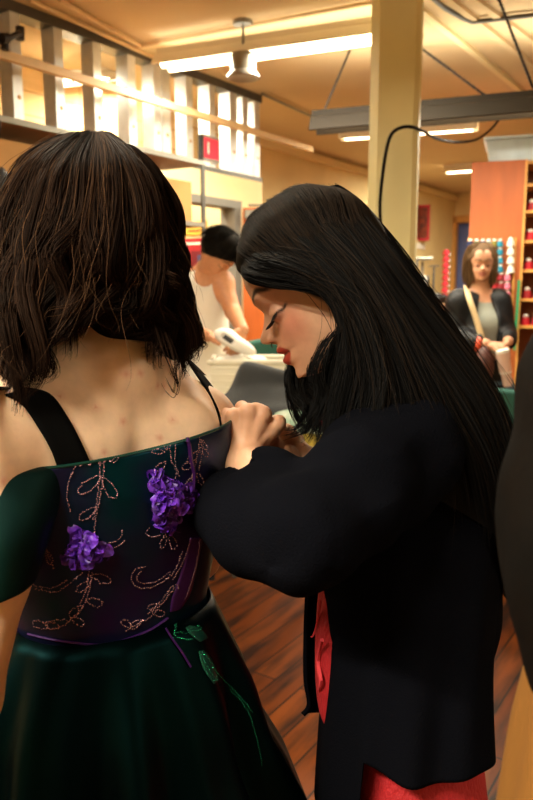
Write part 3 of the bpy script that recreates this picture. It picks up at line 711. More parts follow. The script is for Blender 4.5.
# --- off shoulder sleeves
def puff(lv, seed, name='dress_sleeve'):
    V, F = loft_px(lv, 90, 'x', 34, fold=.018, nf=6, seed=seed, sq=2.1); o = mesh_np(name, V, F, 'satin_green', L_); s_ = o.modifiers.new('thick','SOLIDIFY'); s_.thickness = .003; return o
puff([(459,-70,62,.80,.058),(466,-78,66,.795,.064),(494,-84,62,.785,.068),(526,-82,52,.77,.066),(558,-76,42,.76,.062),(584,-68,33,.75,.058)], 3)
puff([(438,178,226,1.0,.055),(460,178,226,1.0,.06),(500,178,224,1.01,.06),(530,180,222,1.02,.055)], 5)
b = MB()
# --- shoulder straps laid over the body
Vbt = [Vector(v) for v in Vb]; bvs = BVHTree.FromPolygons(Vbt, Fb.tolist())
def onskin(x, y, d=.85, lift=.003):
    r = ray(x,y).normalized(); h = bvs.ray_cast(EYE, r); return (h[0]-r*lift) if h[0] is not None else P(x,y,d)
def ribbon(left, right, name, m, parent, n=30, th=.0025, front=None):
    Lc = catmull([tuple(q) for q in left], n); Rc = catmull([tuple(q) for q in right], n); V = []
    for a, b2 in zip(Lc, Rc):
        for k in range(6): V.append(a+(b2-a)*k/5)
    F = np.array([[i*6+k,i*6+k+1,(i+1)*6+k+1,(i+1)*6+k] for i in range(n-1) for k in range(5)])
    o = mesh_np(name, np.array(V), F, m, parent); s_ = o.modifiers.new('thick','SOLIDIFY'); s_.thickness = th; s_.offset = 0; return o
lf = [P(-60,450,.66),P(-40,405,.70),P(-10,396,.755),onskin(8,396,.765),onskin(24,406,.765),onskin(40,430),onskin(52,452),onskin(60,475)]
rt = [P(-40,440,.66),P(-15,392,.71),P(10,388,.755),onskin(34,389,.775),onskin(52,396,.78),onskin(68,418),onskin(80,440),onskin(92,466)]
ribbon(lf, rt, 'shoulder_strap', 'strap_black', L_)
rl = [P(196,372,1.05),P(188,361,1.00),onskin(196,374,.96),onskin(207,390,.96),onskin(217,410,.965),onskin(221,430,.97),onskin(222,445,.97)]
rr_ = [P(206,375,1.07),P(192,362,1.02),P(202,374,.99),P(215,391,.99),P(225,411,.995),P(229,432,.995),P(229,446,.995)]
ribbon(rl, rr_, 'shoulder_strap', 'strap_black', L_)
# --- beadwork
def beads(paths, step, r, tree, lift=.0026, name='beaded_embroidery', m='beads', parent=None, seed=0):
    rg = random.Random(seed); V = []; F = []
    oct_v = [(1,0,0),(-1,0,0),(0,1,0),(0,-1,0),(0,0,1),(0,0,-1)]; oct_f = [(0,2,4),(2,1,4),(1,3,4),(3,0,4),(2,0,5),(1,2,5),(3,1,5),(0,3,5)]
    for path in paths:
        c = catmull(path, max(8, len(path)*8)); seg = np.linalg.norm(np.diff(c,axis=0),axis=1); L = seg.sum(); n = max(3,int(L/step)); cum = np.concatenate([[0],np.cumsum(seg)])
        for s in np.linspace(0,L,n):
            x = np.interp(s,cum,c[:,0])+rg.gauss(0,.35); y = np.interp(s,cum,c[:,1])+rg.gauss(0,.35)
            p = onb(x,y,lift,tree)
            k = len(V); rr = r*rg.uniform(.7,1.3); rot = Matrix.Rotation(rg.uniform(0,3),3,'X')@Matrix.Rotation(rg.uniform(0,3),3,'Y')
            V += [tuple(p+rot@(Vector(o_)*rr)) for o_ in oct_v]; F += [tuple(i+k for i in f) for f in oct_f]
    return mesh_np(name, np.array(V), np.array(F), m, parent, False)
def leaf(x, y, L, w, ang):
    a = math.radians(ang); ux, uy = math.cos(a), -math.sin(a); pts = []
    for t in np.linspace(0, 2*pi, 13):
        s = (1-math.cos(t))/2; q = math.sin(t)*w/2*(.6+.5*s); pts.append((x+ux*L*s-uy*q, y+uy*L*s+ux*q))
    return pts
paths = [leaf(80,466,9,7,80),leaf(90,465,9,7,110),leaf(99,463,8,6,40),leaf(110,461,9,6,60),leaf(118,458,8,6,200),
 [(104,462),(103,478),(100,498),(96,518),(94,535)],[(100,462),(99,480),(97,500),(93,520)],leaf(101,476,28,11,218),leaf(103,478,24,11,302),leaf(96,508,20,9,215),
 [(76,466),(70,478),(67,494),(70,511)],[(104,543),(114,542),(121,537),(122,531)],[(106,547),(116,547),(124,541)],
 [(35,589),(55,592),(70,583),(82,573)],[(33,585),(52,588),(67,580)],[(92,572),(89,590),(82,608),(68,622)],[(89,572),(86,590),(78,608)],
 leaf(92,575,20,9,340),leaf(90,582,16,8,215),leaf(86,600,17,9,345),leaf(82,606,16,9,220),leaf(72,618,14,8,330),leaf(68,622,22,9,190),leaf(60,627,15,8,170),leaf(48,628,16,8,160),
 [(46,548),(50,560),(54,568)],leaf(46,550,16,6,290),
 [(145,567),(136,569),(131,578),(137,587),(152,587),(168,578),(178,565),(182,552)],[(141,571),(137,578),(142,583),(155,582),(170,572)],
 [(174,588),(164,602),(152,616),(138,624),(126,631)],[(170,588),(160,602),(148,614)],leaf(168,592,12,6,30),leaf(160,604,13,6,200),leaf(152,612,13,7,350),leaf(142,620,14,7,215),leaf(132,627,12,7,150),
 leaf(167,450,16,7,100),leaf(164,452,12,6,175),leaf(160,470,20,9,250),leaf(165,462,15,8,230),[(170,444),(171,458),(176,470),(176,478)],[(176,444),(175,460),(179,476)],
 [(200,438),(198,452),(195,466),(190,486)],[(203,440),(202,455),(199,470)],leaf(199,448,12,6,320),leaf(201,440,11,5,300),leaf(196,460,16,7,215),leaf(197,452,14,7,230),leaf(192,478,12,7,250),leaf(197,474,12,6,300),
 [(150,528),(146,533),(152,537),(160,535)],leaf(166,535,14,6,250),leaf(170,535,15,7,290),[(190,540),(186,555),(180,568),(173,580)],[(200,540),(197,560),(192,580),(186,598)]]
beads(paths, 1.9, .00098, bvb, parent=bod)
# --- purple satin panel and narrow ribbon on the right side
def patch(outline_l, outline_r, name, m, tree, parent, lift=.0016, n=30, th=.0012):
    Lc = catmull(outline_l,n); Rc = catmull(outline_r,n); V = []
    for a,b2 in zip(Lc,Rc):
        for k in range(7):
            q = a+(b2-a)*k/6; V.append(tuple(onb(q[0],q[1],lift,tree)))
    F = np.array([[i*7+k,i*7+k+1,(i+1)*7+k+1,(i+1)*7+k] for i in range(n-1) for k in range(6)])
    o = mesh_np(name, np.array(V), F, m, parent); s_ = o.modifiers.new('thick','SOLIDIFY'); s_.thickness = th; s_.offset=0; return o
patch([(190,538),(186,556),(179,578),(172,598),(170,612)],[(203,536),(199,556),(195,576),(190,594),(180,610)],'purple_satin_panel','satin_purple',bvb,bod)
b = MB(); b.tube([onb(*q,.003) for q in catmull([(184,434),(189,444),(191,460),(194,475),(193,496)],20)], .0024, 6); b.tube([onb(*q,.003) for q in catmull([(181,436),(184,431),(188,434),(187,442)],10)], .003, 6); b.build('purple_ribbon','satin_purple',bod,True)
# waist cord
b = MB(); b.tube([onb(*q,.002) for q in catmull([(28,634),(60,641),(100,645),(122,641),(150,630),(168,618)],40)], .0016, 6); b.build('waist_piping','satin_purple',bod,True)
# --- organza flowers made of many crumpled petals
def flower(cx, cy, rx, ry, n, seed, tree, parent):
    rg = random.Random(seed); V = []; F = []
    for i in range(n):
        an = rg.uniform(0,6.283); rr = rg.random()**.6*(.85+.3*math.sin(3*an+seed)+.15*math.sin(5*an)); p = onb(cx+rx*rr*math.cos(an), cy+ry*rr*math.sin(an), .004+.016*(1-rr)*rg.random(), tree)
        ax = Vector((rg.gauss(0,1),rg.gauss(0,1)-1.2,rg.gauss(0,1))).normalized(); X = ax.orthogonal().normalized(); X = Matrix.Rotation(rg.uniform(0,6.28),3,ax)@X; Y = ax.cross(X); s = rg.uniform(.006,.0115); k = len(V); w = [rg.uniform(-.35,.35) for _ in range(3)]
        for a_i in range(5):
            for b_i in range(5):
                a = a_i/4; b2 = (b_i/4-.5); wd = math.sin(pi*(.12+.82*a))
                z = .35*a*a+w[0]*math.sin(5*a+w[1]*9)+w[2]*math.cos(7*b2+3*a); V.append(tuple(p+X*(s*(a-.3)*1.5)+Y*(s*b2*1.5*wd)+ax*(s*z*.8)))
        F += [(k+a*5+c, k+a*5+c+1, k+a*5+c+6, k+a*5+c+5) for a in range(4) for c in range(4)]
    return mesh_np('organza_flower', np.array(V), np.array(F), 'organza', parent)
flower(85,550,21,19,120,1,bvb,bod); flower(172,502,25,28,200,2,bvb,bod)
# sequins on the skirt
seq = [leaf(200,652,32,10,300),[(201,655),(206,664),(212,674),(219,682)],[(204,653),(210,662),(216,672)],leaf(174,634,20,8,350),[(177,629),(176,622),(174,634),(173,640)],[(212,668),(226,682),(240,696),(252,712)],[(230,690),(246,708),(256,735),(262,765)],leaf(188,630,14,5,10)]
beads(seq[:3], 2.2, .0011, bvk, name='sequin_motif', m='sequins', parent=skt, seed=5); beads(seq[5:7], 2.2, .0011, bvk, name='sequin_motif', m='sequins', parent=skt, seed=7); beads(seq[3:5]+seq[7:], 2.2, .0011, bvk, name='sequin_motif', m='sequins', parent=skt, seed=6)
patch([(186,628),(192,636),(200,642)],[(190,625),(202,630),(208,638)],'satin_leaf','satin_edge',bvk,skt,lift=.002)
patch([(199,652),(203,668),(214,684)],[(203,650),(212,660),(219,680)],'satin_leaf','satin_edge',bvk,skt,lift=.002)
b = MB(); b.tube([onb(*q,.003,bvk) for q in catmull([(166,628),(172,638),(182,652),(191,667)],20)], .0013, 6); b.build('purple_ribbon','satin_purple',skt,True)
# ================================================================ room
def PY(x, y, Y):
    r = ray(x,y); return EYE+r*(Y/r.y)
CZ = 2.83; ZV = Vector((0,0,1)); AX = (ea, eb, ZV)
mat('wall_cream', 'E6D2A0', .85, var=.05, vscale=3, bump=.15, bscale=90)
mat('wall_ochre', 'E0C68C', .85, var=.06, vscale=3, bump=.15, bscale=90)
mat('ceiling_tan', 'D2B78C', .9, var=.05, vscale=1.5, bump=.1, bscale=60)
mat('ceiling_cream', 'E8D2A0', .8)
mat('metal_stud', 'CFD0CC', .4, metal=.25, var=.08, vscale=20)
mat('metal_dark', '5A5750', .45, metal=.5, var=.1, vscale=20)
mat('metal_grey', '8E8A80', .45, metal=.6)
mat('frame_grey', '77736A', .55)
mat('shelf_brown', '8A5A2E', .55, var=.15, vscale=6, stretch=(1,1,1))
mat('cardboard', 'B98A52', .85, var=.06, vscale=9, bump=.2, bscale=60)
mat('rail_wood', 'D9B98A', .6, var=.08, vscale=14)
mat('pipe_black', '2A2522', .5, metal=.4)
mat('column_cream', 'E8E0A8', .6, var=.05, vscale=4, bump=.15, bscale=25)
mat('cable_black', '14110E', .9, spec=.1)
mat('tube_glow', 'FFE9C0', .3, emit=14, ecol='FFE6BC'); mat('tube_soft', 'FFE9C0', .3, emit=6, ecol='FFE6BC')
mat('fixture_white', 'EDE3CC', .45); mat('fixture_metal', '2A231B', .8, metal=.2)
mat('door_orange', 'B85A20', .5, var=.14, vscale=5, stretch=(3,3,.4))
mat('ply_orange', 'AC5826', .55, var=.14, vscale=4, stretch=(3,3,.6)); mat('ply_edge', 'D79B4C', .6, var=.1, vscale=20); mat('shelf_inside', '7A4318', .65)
mat('tub_clear', 'C4D2D8', .3, trans=.35, var=.1, vscale=12); mat('tub_lid', 'AEBFC9', .35)
mat('red_plain', 'C2182B', .6); mat('paper_red', 'D8344C', .7); mat('black_plain', '141212', .6); mat('white_plain', 'EDE8DC', .6); mat('poster_dark', '2A130C', .6, var=1, vscale=14, col2='8A3512'); mat('poster_red','A8202A',.6); mat('poster_maroon','6E1522',.6); mat('sign_yellow','E7B84A',.6)
mat('glass_blue', '5A6AA0', .25, var=.12, vscale=5); mat('blue_frame', '4B5A8C', .5)
mat('teal_fabric', '24564B', .85, bump=.3, bscale=300); mat('table_top', 'DCC48C', .5, var=.06, vscale=6); mat('leg_cream', 'BFB490', .45); mat('rubber', '111111', .8)
mat('wood_top', 'C9883C', .45, var=.1, vscale=9, stretch=(1,6,1)); mat('blue_edge', '2A3D8A', .5)
mat('basket_white', 'DAD5C2', .5, bump=.2, bscale=40); mat('white_cloth', 'E4E0D4', .85, bump=.3, bscale=90); mat('iron_white', 'EFEAE0', .35); mat('iron_dark', '1E1E1C', .5)
mat('grey_wool', (.020,.022,.023), .95, bump=.6, bscale=350, sheen=.2); mat('floral', 'CFCFC0', .85, var=1, vscale=22, col2='4D8A6A', bump=.3, bscale=120); mat('pink_fabric', 'C8304A', .85); mat('olive_fabric', '8E7A2A', .85, var=.5, vscale=40)
def plankmat(name, base, c2, dark, wx, wy, rot, rough=.35, stain=1, spec=.5):
    m = bpy.data.materials.new(name); m.use_nodes = True; nt = m.node_tree; b = nt.nodes['Principled BSDF']; L = nt.links.new
    tc = nt.nodes.new('ShaderNodeTexCoord'); mp = nt.nodes.new('ShaderNodeMapping'); mp.inputs['Rotation'].default_value = rot; L(tc.outputs['Object'], mp.inputs[0])
    br = nt.nodes.new('ShaderNodeTexBrick'); br.inputs['Scale'].default_value = 1; br.inputs['Brick Width'].default_value = wx; br.inputs['Row Height'].default_value = wy
    br.inputs['Mortar Size'].default_value = .004; br.inputs['Color1'].default_value = srgb(base); br.inputs['Color2'].default_value = srgb(c2); br.inputs['Mortar'].default_value = srgb(dark); L(mp.outputs[0], br.inputs['Vector'])
    m2 = nt.nodes.new('ShaderNodeMapping'); m2.inputs['Scale'].default_value = (1.3,9,1); L(mp.outputs[0], m2.inputs[0])
    n = nt.nodes.new('ShaderNodeTexNoise'); n.inputs['Scale'].default_value = 1.6; n.inputs['Detail'].default_value = 6; L(m2.outputs[0], n.inputs['Vector'])
    rp = nt.nodes.new('ShaderNodeMapRange'); rp.inputs[1].default_value = .42; rp.inputs[2].default_value = .64; rp.inputs[3].default_value = 0; rp.inputs[4].default_value = stain; L(n.outputs['Fac'], rp.inputs[0])
    mx = nt.nodes.new('ShaderNodeMix'); mx.data_type = 'RGBA'; L(rp.outputs[0], mx.inputs[0]); L(br.outputs['Color'], mx.inputs[6]); mx.inputs[7].default_value = srgb(dark); L(mx.outputs[2], b.inputs['Base Color'])
    b.inputs['Roughness'].default_value = rough; b.inputs['Specular IOR Level'].default_value = spec; M[name] = m
plankmat('floor_wood', '82410E', '632D07', '170A04', 2.2, .11, (0,0,-(pi/2-AZ)), .45, .95, .35)
plankmat('wall_planks', 'E0BC86', 'D3A86C', 'A77B45', 3.0, .14, (pi/2,0,-(pi/2-AZ)), .7, .35)
M['wall_planks'].node_tree.nodes['Mapping'].inputs['Rotation'].default_value = (0,0,0)
# planks on the corridor wall: object space is rotated so x runs along the wall and y up
def slab(name, a0, a1, b0, b1, z0, z1, m, kind='structure', parent=None):
    b = MB(); b.box(R3((a0+a1)/2,(b0+b1)/2,(z0+z1)/2), (a1-a0,b1-b0,z1-z0), AX); o = b.build(name, m, parent)
    if parent is None: o['kind'] = kind
    return o
A0, A1, B0, B1 = -3.5, 10.6, -3.8, 4.2
slab('floor', A0-.2, A1+.2, B0-.2, B1+.2, -.1, 0, 'floor_wood')
slab('ceiling', A0-.2, A1+.2, B0-.2, B1+.2, CZ, CZ+.1, 'ceiling_tan')
slab('wall_left', 4.47, A1+.2, B0-.15, B0, 0, CZ, 'wall_ochre')
slab('wall_right', A0, A1+.2, B1, B1+.15, 0, CZ, 'wall_cream')
slab('wall_near', A0-.15, A0, B0-.15, B1+.15, 0, CZ, 'wall_cream')
# corridor wall with planks
b = MB(); b.box((0,0,0), (4.47-A0, CZ, .15)); wp = b.build('wall_corridor', 'wall_planks'); wp['kind'] = 'structure'
wp.matrix_world = Matrix.Translation(R3((4.47+A0)/2, B0-.075, CZ/2)) @ Matrix((( ea.x, 0, -eb.x, 0),(ea.y,0,-eb.y,0),(0,1,0,0),(0,0,0,1)))
# back wall with doorway
dA = PA(452,260,A1).dot(eb); dB = PA(474,260,A1).dot(eb)
slab('wall_back', A1, A1+.15, B0, dA, 0, CZ, 'wall_ochre'); slab('wall_back', A1, A1+.15, dB+.1, B1, 0, CZ, 'wall_ochre'); slab('wall_back', A1, A1+.15, dA, dB+.1, 2.45, CZ, 'wall_ochre')
o = slab('door_2', A1+.05, A1+.1, dA, dB+.1, 0, 2.45, 'blue_frame')
pn = slab('door_glass', A1+.035, A1+.05, dA+.09, dB, 1.0, 2.36, 'glass_blue', parent=o); pn2 = slab('door_panel', A1+.035, A1+.05, dA+.09, dB, .15, .92, 'glass_blue', parent=o)
for nm, bb0, bb1, z0, z1 in (('trim_1', dA-.10, dA+.06, 0, 2.5), ('trim_1', dA-.1, dB+.2, 2.42, 2.52)): slab(nm, A1-.05, A1+.12, bb0, bb1, z0, z1, 'ply_edge')
# bright cornice strip on the left wall
slab('trim_2', 4.5, A1, B0, B0+.05, CZ-.1, CZ-.04, 'ceiling_cream')
slab('baseboard_left', 4.5, A1, B0, B0+.02, 0, .12, 'shelf_brown')
slab('baseboard_back', A1-.02, A1, B0, dA-.1, 0, .12, 'shelf_brown')
# ceiling battens on the right side
for k, (x0,y0,x1,y1) in enumerate([(421,10,533,101),(450,0,533,66),(475,0,533,42)]):
    p0 = PZ(x0,y0,CZ-.01); p1 = PZ(x1,y1,CZ-.01); d = (p1-p0).normalized(); b = MB(); c = (p0+p1)/2; L = (p1-p0).length+2.5
    b.box(c, (L,.035,.02), (d, d.cross(ZV)*-1, ZV)); o = b.build('trim_3', 'ceiling_tan' if k else 'ceiling_cream'); o['kind'] = 'structure'
# partition: low wall, header, end
PBN = -3.03; dS, dE = 3.25, 4.12
slab('wall_partition', A0, dS-.06, PBN-.1, PBN, 0, 2.24, 'wall_cream'); slab('wall_partition', dS-.06, dE+.06, PBN-.1, PBN, 2.08, 2.24, 'wall_cream')
slab('wall_partition', dE+.06, 4.47, PBN-.1, PBN, 0, 2.24, 'wall_cream')
slab('wall_partition_end', 4.40, 4.47, B0, PBN-.1, 0, 2.24, 'wall_cream')
fr = slab('door_1', dE, dE+.07, PBN-.11, PBN+.015, 0, 2.08, 'frame_grey'); slab('door_frame_post', dS-.07, dS, PBN-.11, PBN+.015, 0, 2.08, 'frame_grey', parent=fr); slab('door_frame_head', dS-.07, dE+.07, PBN-.11, PBN+.02, 2.03, 2.08, 'frame_grey', parent=fr)
# orange door leaf, standing open into the room
hg = R3(dE+.06, PBN+.03, 0); ld = Vector((.985,-.17,0)).normalized(); ln = Vector((-ld.y*-1*-1, ld.x*-1, 0)); ln = Vector((ld.y,-ld.x,0))
b = MB(); b.box(hg+ld*.44+ZV*1.025, (.86,.045,2.02), (ld,ln,ZV), .004); lf_ = b.build('door_leaf', 'door_orange', fr)
b = MB(); b.box(hg+ld*.15+ln*.055+ZV*1.985, (.24,.06,.065), (ld,ln,ZV), .01); b.tube([hg+ld*.20+ln*.07+ZV*2.02, hg+ld*.34+ln*.09+ZV*2.04, hg+ld*.05+ln*.02+ZV*2.05], .008, 8); b.build('door_closer', 'metal_grey', lf_)
b = MB(); b.tube([hg+ld*.80+ln*.02+ZV*1.0, hg+ld*.80+ln*.07+ZV*1.0, hg+ld*.70+ln*.07+ZV*1.0], .010, 8); b.build('door_handle', 'metal_grey', lf_)
# metal studs with tracks
sf = empty('stud_framing', R3(2.0, PBN-.05, 2.24)); sf['kind'] = 'structure'
sm_ = (PBN-.05)
b = MB(); b.box(R3((A0+4.47)/2, sm_, CZ-.025), (4.47-A0,.1,.05), AX); b.build('top_track', 'metal_dark', sf)
b = MB(); b.box(R3((A0+4.47)/2, sm_, 2.255), (4.47-A0,.1,.03), AX); b.build('bottom_track', 'metal_dark', sf)
for x, w in [(-60,.06),(-22,.06),(19,.055),(61,.055),(99,.055),(133,.06),(158,.06),(167,.07),(190,.06),(213,.06),(234,.08),(246,.06),(258,.06)]:
    p = PB(x, 90, PBN); a = p.dot(ea); b = MB()
    b.box(R3(a,PBN-.008,(2.27+CZ-.05)/2), (w,.004,CZ-.05-2.27), AX); b.box(R3(a-w/2,PBN-.05,(2.27+CZ-.05)/2), (.004,.088,CZ-.05-2.27), AX)
    b.box(R3(a-w/2+.012,PBN-.096,(2.27+CZ-.05)/2), (.024,.004,CZ-.05-2.27), AX)
    o = b.build('stud', 'metal_stud', sf)
    b = MB(); b.lathe(R3(a+.004,PBN-.0055,2.40), [(.0001,0),(.011,0),(.011,.002),(.0001,.002)], 12, ax=eb); b.build('knockout', 'cardboard', o)
# wooden rail in front of the studs
p0, p1 = PB(0,51,-2.93), PB(300,144,-2.93)
b = MB(); d = (p1-p0).normalized(); b.box(R3((A0+5.0)/2-1.0,-2.93,2.535)+ea*1.0, (5.0-A0,.03,.042), AX, .004)
tag(b.build('rail', 'rail_wood'), 'long pale wooden rail running in front of the metal wall studs', 'rail')
b = MB(); a_ = PB(12,47,-2.93); b.tube([PB(-8,42,-2.88),PB(6,40,-2.88),PB(14,36,-2.89),PB(20,33,-2.93)], .014, 10); b.tube([PB(5,40,-2.88),PB(5,50,-2.88)], .018, 10); b.tube([PB(20,27,-2.95),PB(20,40,-2.95)], .02, 10); b.tube([PB(2,38,-2.86),PB(8,38,-2.86)], .022, 10)
tag(b.build('pipe_valve', 'pipe_black', None, True), 'black iron pipe elbow and valve at the top left corner beside a stud', 'pipe')
# clipboard with red notice on the studs
p = PB(210.5,149,PBN+.02); t = empty('clipboard', p, 'grey clipboard holding a red notice, leaning on the metal studs', 'clipboard')
b = MB(); b.box(p, (.19,.008,.16), AX, .003); b.build('board', 'metal_grey', t); b = MB(); b.box(p+eb*.008+ea*.0, (.15,.003,.125), AX); b.build('red_sheet', 'paper_red', t); b = MB(); b.box(p+eb*.011+ea*(-.035), (.012,.001,.07), AX); b.build('printed_line', 'white_plain', t)
p = PB(200.5,149,PBN+.03); b = MB(); b.box(p, (.03,.02,.17), AX, .003); tag(b.build('binder', 'black_plain'), 'narrow black binder standing left of the red notice', 'binder')
# shelving unit
su = empty('shelving_unit', R3(1.5,-2.6,0), 'tall metal shelving unit with brown boards along the left wall, below the studs', 'shelving')
SB1 = -2.60; sq_ = PB(203,161,SB1); sr_q = PB(203,223,SB1)
sa0, sa1, sb0, sb1 = -.2, sq_.dot(ea), -2.96, SB1; z1s, z2s = sq_.z-.012, sr_q.z-.01
for z in (z1s, z2s, 1.4, .95, .5, .12):
    b = MB(); b.box(R3((sa0+sa1)/2,(sb0+sb1)/2,z), (sa1-sa0,sb1-sb0,.022), AX); o = b.build('shelf', 'shelf_brown', su)
    b = MB(); b.box(R3((sa0+sa1)/2,sb1+.004,z+.0), (sa1-sa0,.008,.024), AX); b.box(R3(sa1+.004,(sb0+sb1)/2,z), (.008,sb1-sb0,.024), AX); b.build('shelf_edge', 'metal_grey', o)
for a in (sa0, sa1):
    for bb_i in (sb0, sb1):
        b = MB(); b.box(R3(a,bb_i,z1s/2), (.028,.006,z1s), AX); b.box(R3(a+(.012 if a>1 else -.012),bb_i+(.012 if bb_i<-2.6 else -.012),z1s/2), (.006,.028,z1s), AX); b.build('post', 'metal_dark', su)
def carton(a0,a1,b0,b1,z0,z1,label,m='cardboard'):
    t = empty('cardboard_box', R3((a0+a1)/2,(b0+b1)/2,z0), label, 'box'); b = MB(); b.box(R3((a0+a1)/2,(b0+b1)/2,(z0+z1)/2), (a1-a0,b1-b0,z1-z0), AX, .004); b.build('carton', m, t)
    b = MB(); b.box(R3((a0+a1)/2,(b0+b1)/2,z1+.001), (a1-a0,.05,.002), AX); b.build('packing_tape', 'rail_wood', t)
ab = PB(192,200,-2.62).dot(ea); carton(ab-.62, ab, -2.92, -2.62, z2s+.012, PB(192,182,-2.62).z, 'plain tan cardboard box on the second shelf, right of the brown-haired woman')
carton(1.45, 2.30, -2.92, -2.64, z2s+.012, z2s+.26, 'tan cardboard box under the top shelf at the left edge of the view')
fn = lambda p: smin(ell(p, R3(1.72,-2.36,1.80), (.05,.05,.10)), ell(p, R3(1.70,-2.37,1.70), (.06,.06,.09)), .05)+.004*noise3(p,60,2)
c = PY(-2,185,2.9); fn = lambda p: smin(ell(p, c, (.048,.06,.07)), ell(p, c+Vector((-.01,0,-.09)), (.055,.07,.08)), .05)+.004*noise3(p,60,2)
o = sdf_obj('shoulder_bag', fn, c-Vector((.1,.12,.22)), c+Vector((.1,.12,.12)), .01, 'black_plain'); tag(o, 'black bag hanging from the shelving at the left edge of the view', 'bag')
b = MB(); b.tube([c+Vector((-.02,0,.04)), R3(*(lambda q:(q.dot(ea),-2.44))(c), 2.12)], .006, 6); b.build('strap', 'black_plain', o)
# posters in the corridor
def flat(name, p, w, h, m, lab, cat, ax=AX, t=.006, extra=()):
    X, Y, Z = ax; b = MB(); b.box(p, (w,t,h), ax); o = b.build(name, m); tag(o, lab, cat)
    for nm, dx, dz, ww, hh, mm in extra:
        b = MB(); b.box(p+X*dx+Y*(t*.9)+Z*dz, (ww,.003,hh), ax); b.build(nm, mm, o)
    return o
BX2 = (eb,-ea,ZV); q = PA(195,228,4.39); flat('sign', q, .22, .10, 'sign_yellow', 'yellow sign with red print seen through the doorway beside the cardboard box', 'sign', ax=BX2, extra=[('printed_line',0,.02,.15,.015,'poster_red'),('printed_line',0,-.02,.12,.012,'poster_red')])
q = PA(196,257,4.39); flat('poster', q, .26, .28, 'poster_red', 'red and maroon poster seen through the doorway beside the man in the tank top', 'poster', ax=BX2, extra=[('title_strip',.0,.10,.2,.018,'white_plain'),('picture',.03,-.04,.15,.17,'poster_maroon'),('picture_blue',.05,-.04,.06,.11,'blue_frame')])
# bright light patch on the ceiling, painted as a thin cream board
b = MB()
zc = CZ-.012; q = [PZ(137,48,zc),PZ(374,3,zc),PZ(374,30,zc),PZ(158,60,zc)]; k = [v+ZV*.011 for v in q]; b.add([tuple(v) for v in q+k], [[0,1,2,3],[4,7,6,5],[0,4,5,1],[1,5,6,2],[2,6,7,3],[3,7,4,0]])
o = b.build('painted_light_patch', 'ceiling_cream'); o['kind'] = 'structure'
b = MB()
for (x0,y0),(x1,y1) in [((137,47),(374,2)),((158,60),(374,30)),((30,0),(158,60)),((60,0),(140,46))]:
    b.tube([PZ(x0,y0,CZ-.02),PZ(x1,y1,CZ-.02)], .011, 8)
tag(b.build('conduit', 'rail_wood', None, True), 'painted conduit lines fixed to the ceiling around the bright light', 'conduit')
# ---- fluorescent fixtures
def fixture(name, p0, p1, label, housing, w=.14, hgt=.06, tube='tube_glow', tubes=2, tr=.016, tz=0, deep=0, power=None, up=0, chain_tops=None, group=None):
    d = (p1-p0).normalized(); s = d.cross(ZV).normalized(); L = (p1-p0).length; c = (p0+p1)/2
    t = empty(name, (c.x,c.y,c.z), label, 'ceiling light', group)
    b = MB(); prof = [(-w/2,-.01-deep),(-w/2+.012,-.014-deep),(-w*.28,.028),(-w*.14,.04),(-w*.14,hgt),(w*.14,hgt),(w*.14,.04),(w*.28,.028),(w/2-.012,-.014-deep),(w/2,-.01-deep),(w*.30,.04),(w*.17,.05),(w*.17,hgt+.01),(-w*.17,hgt+.01),(-w*.17,.05),(-w*.30,.04)]
    v = [p+s*x+ZV*z for p in (p0,p1) for x,z in prof]; n = len(prof); b.add(v, [[i,(i+1)%n,n+(i+1)%n,n+i] for i in range(n)]+[list(range(n))[::-1],[n+i for i in range(n)]])
    b.build('reflector', housing, t)
    for k in range(tubes):
        off = (k-(tubes-1)/2)*w*.42; b = MB(); b.tube([p0+d*.04+s*off+ZV*tz, p1-d*.04+s*off+ZV*tz], tr, 12); b.build('fluorescent_tube', tube, t, True)
    if power:
        ld_ = bpy.data.lights.new(name+'_lamp', 'AREA'); ld_.shape = 'RECTANGLE'; ld_.size = L; ld_.size_y = w; ld_.energy = power; ld_.color = (1,.94,.76)
        lo_ = bpy.data.objects.new(name+'_lamp', ld_); C.objects.link(lo_); lo_.matrix_world = Matrix.Translation(c-ZV*.035) @ Matrix(((d.x,s.x,0,0),(d.y,s.y,0,0),(0,0,1,0),(0,0,0,1)))
        lo_.matrix_world = Matrix.Translation(c-ZV*(.035+deep)) @ Matrix((d, ZV.cross(d), ZV)).transposed().to_4x4(); 
        setparent(lo_, t)
        if up:
            lu_ = bpy.data.lights.new(name+'_uplight', 'AREA'); lu_.shape = 'RECTANGLE'; lu_.size = L; lu_.size_y = w; lu_.energy = up; lu_.color = (1,.94,.76)  # extra up-facing lamp, added to brighten the ceiling above
            ou_ = bpy.data.objects.new(name+'_uplight', lu_); C.objects.link(ou_); ou_.matrix_world = Matrix.Translation(c+ZV*(hgt+.02)) @ Matrix((d, -ZV.cross(d), -ZV)).transposed().to_4x4(); setparent(ou_, t)
    return t
l1 = fixture('ceiling_light', PZ(160,66,2.69), PZ(420,30,2.69), 'bright white fluorescent light at the top, left of the column', 'fixture_white', w=.19, hgt=.07, power=60, tubes=2, tr=.026, up=2)
l2 = fixture('ceiling_light', PZ(313,126,2.42), PZ(640,98,2.42), 'dark metal fluorescent light on chains behind the column', 'fixture_metal', w=.16, hgt=.07, power=40, tz=.012, deep=.025, up=10)
l3 = fixture('ceiling_light', PZ(444,172,2.76), PZ(486,169,2.76), 'small far fluorescent light beside the plywood cabinet', 'fixture_white', w=.16, hgt=.06, power=80)
l4 = fixture('ceiling_light', PB(64,84,-3.35), PB(152,73,-3.7)+ZV*0, 'fluorescent light seen between the metal studs at the left', 'fixture_white', w=.14, hgt=.06, power=95)
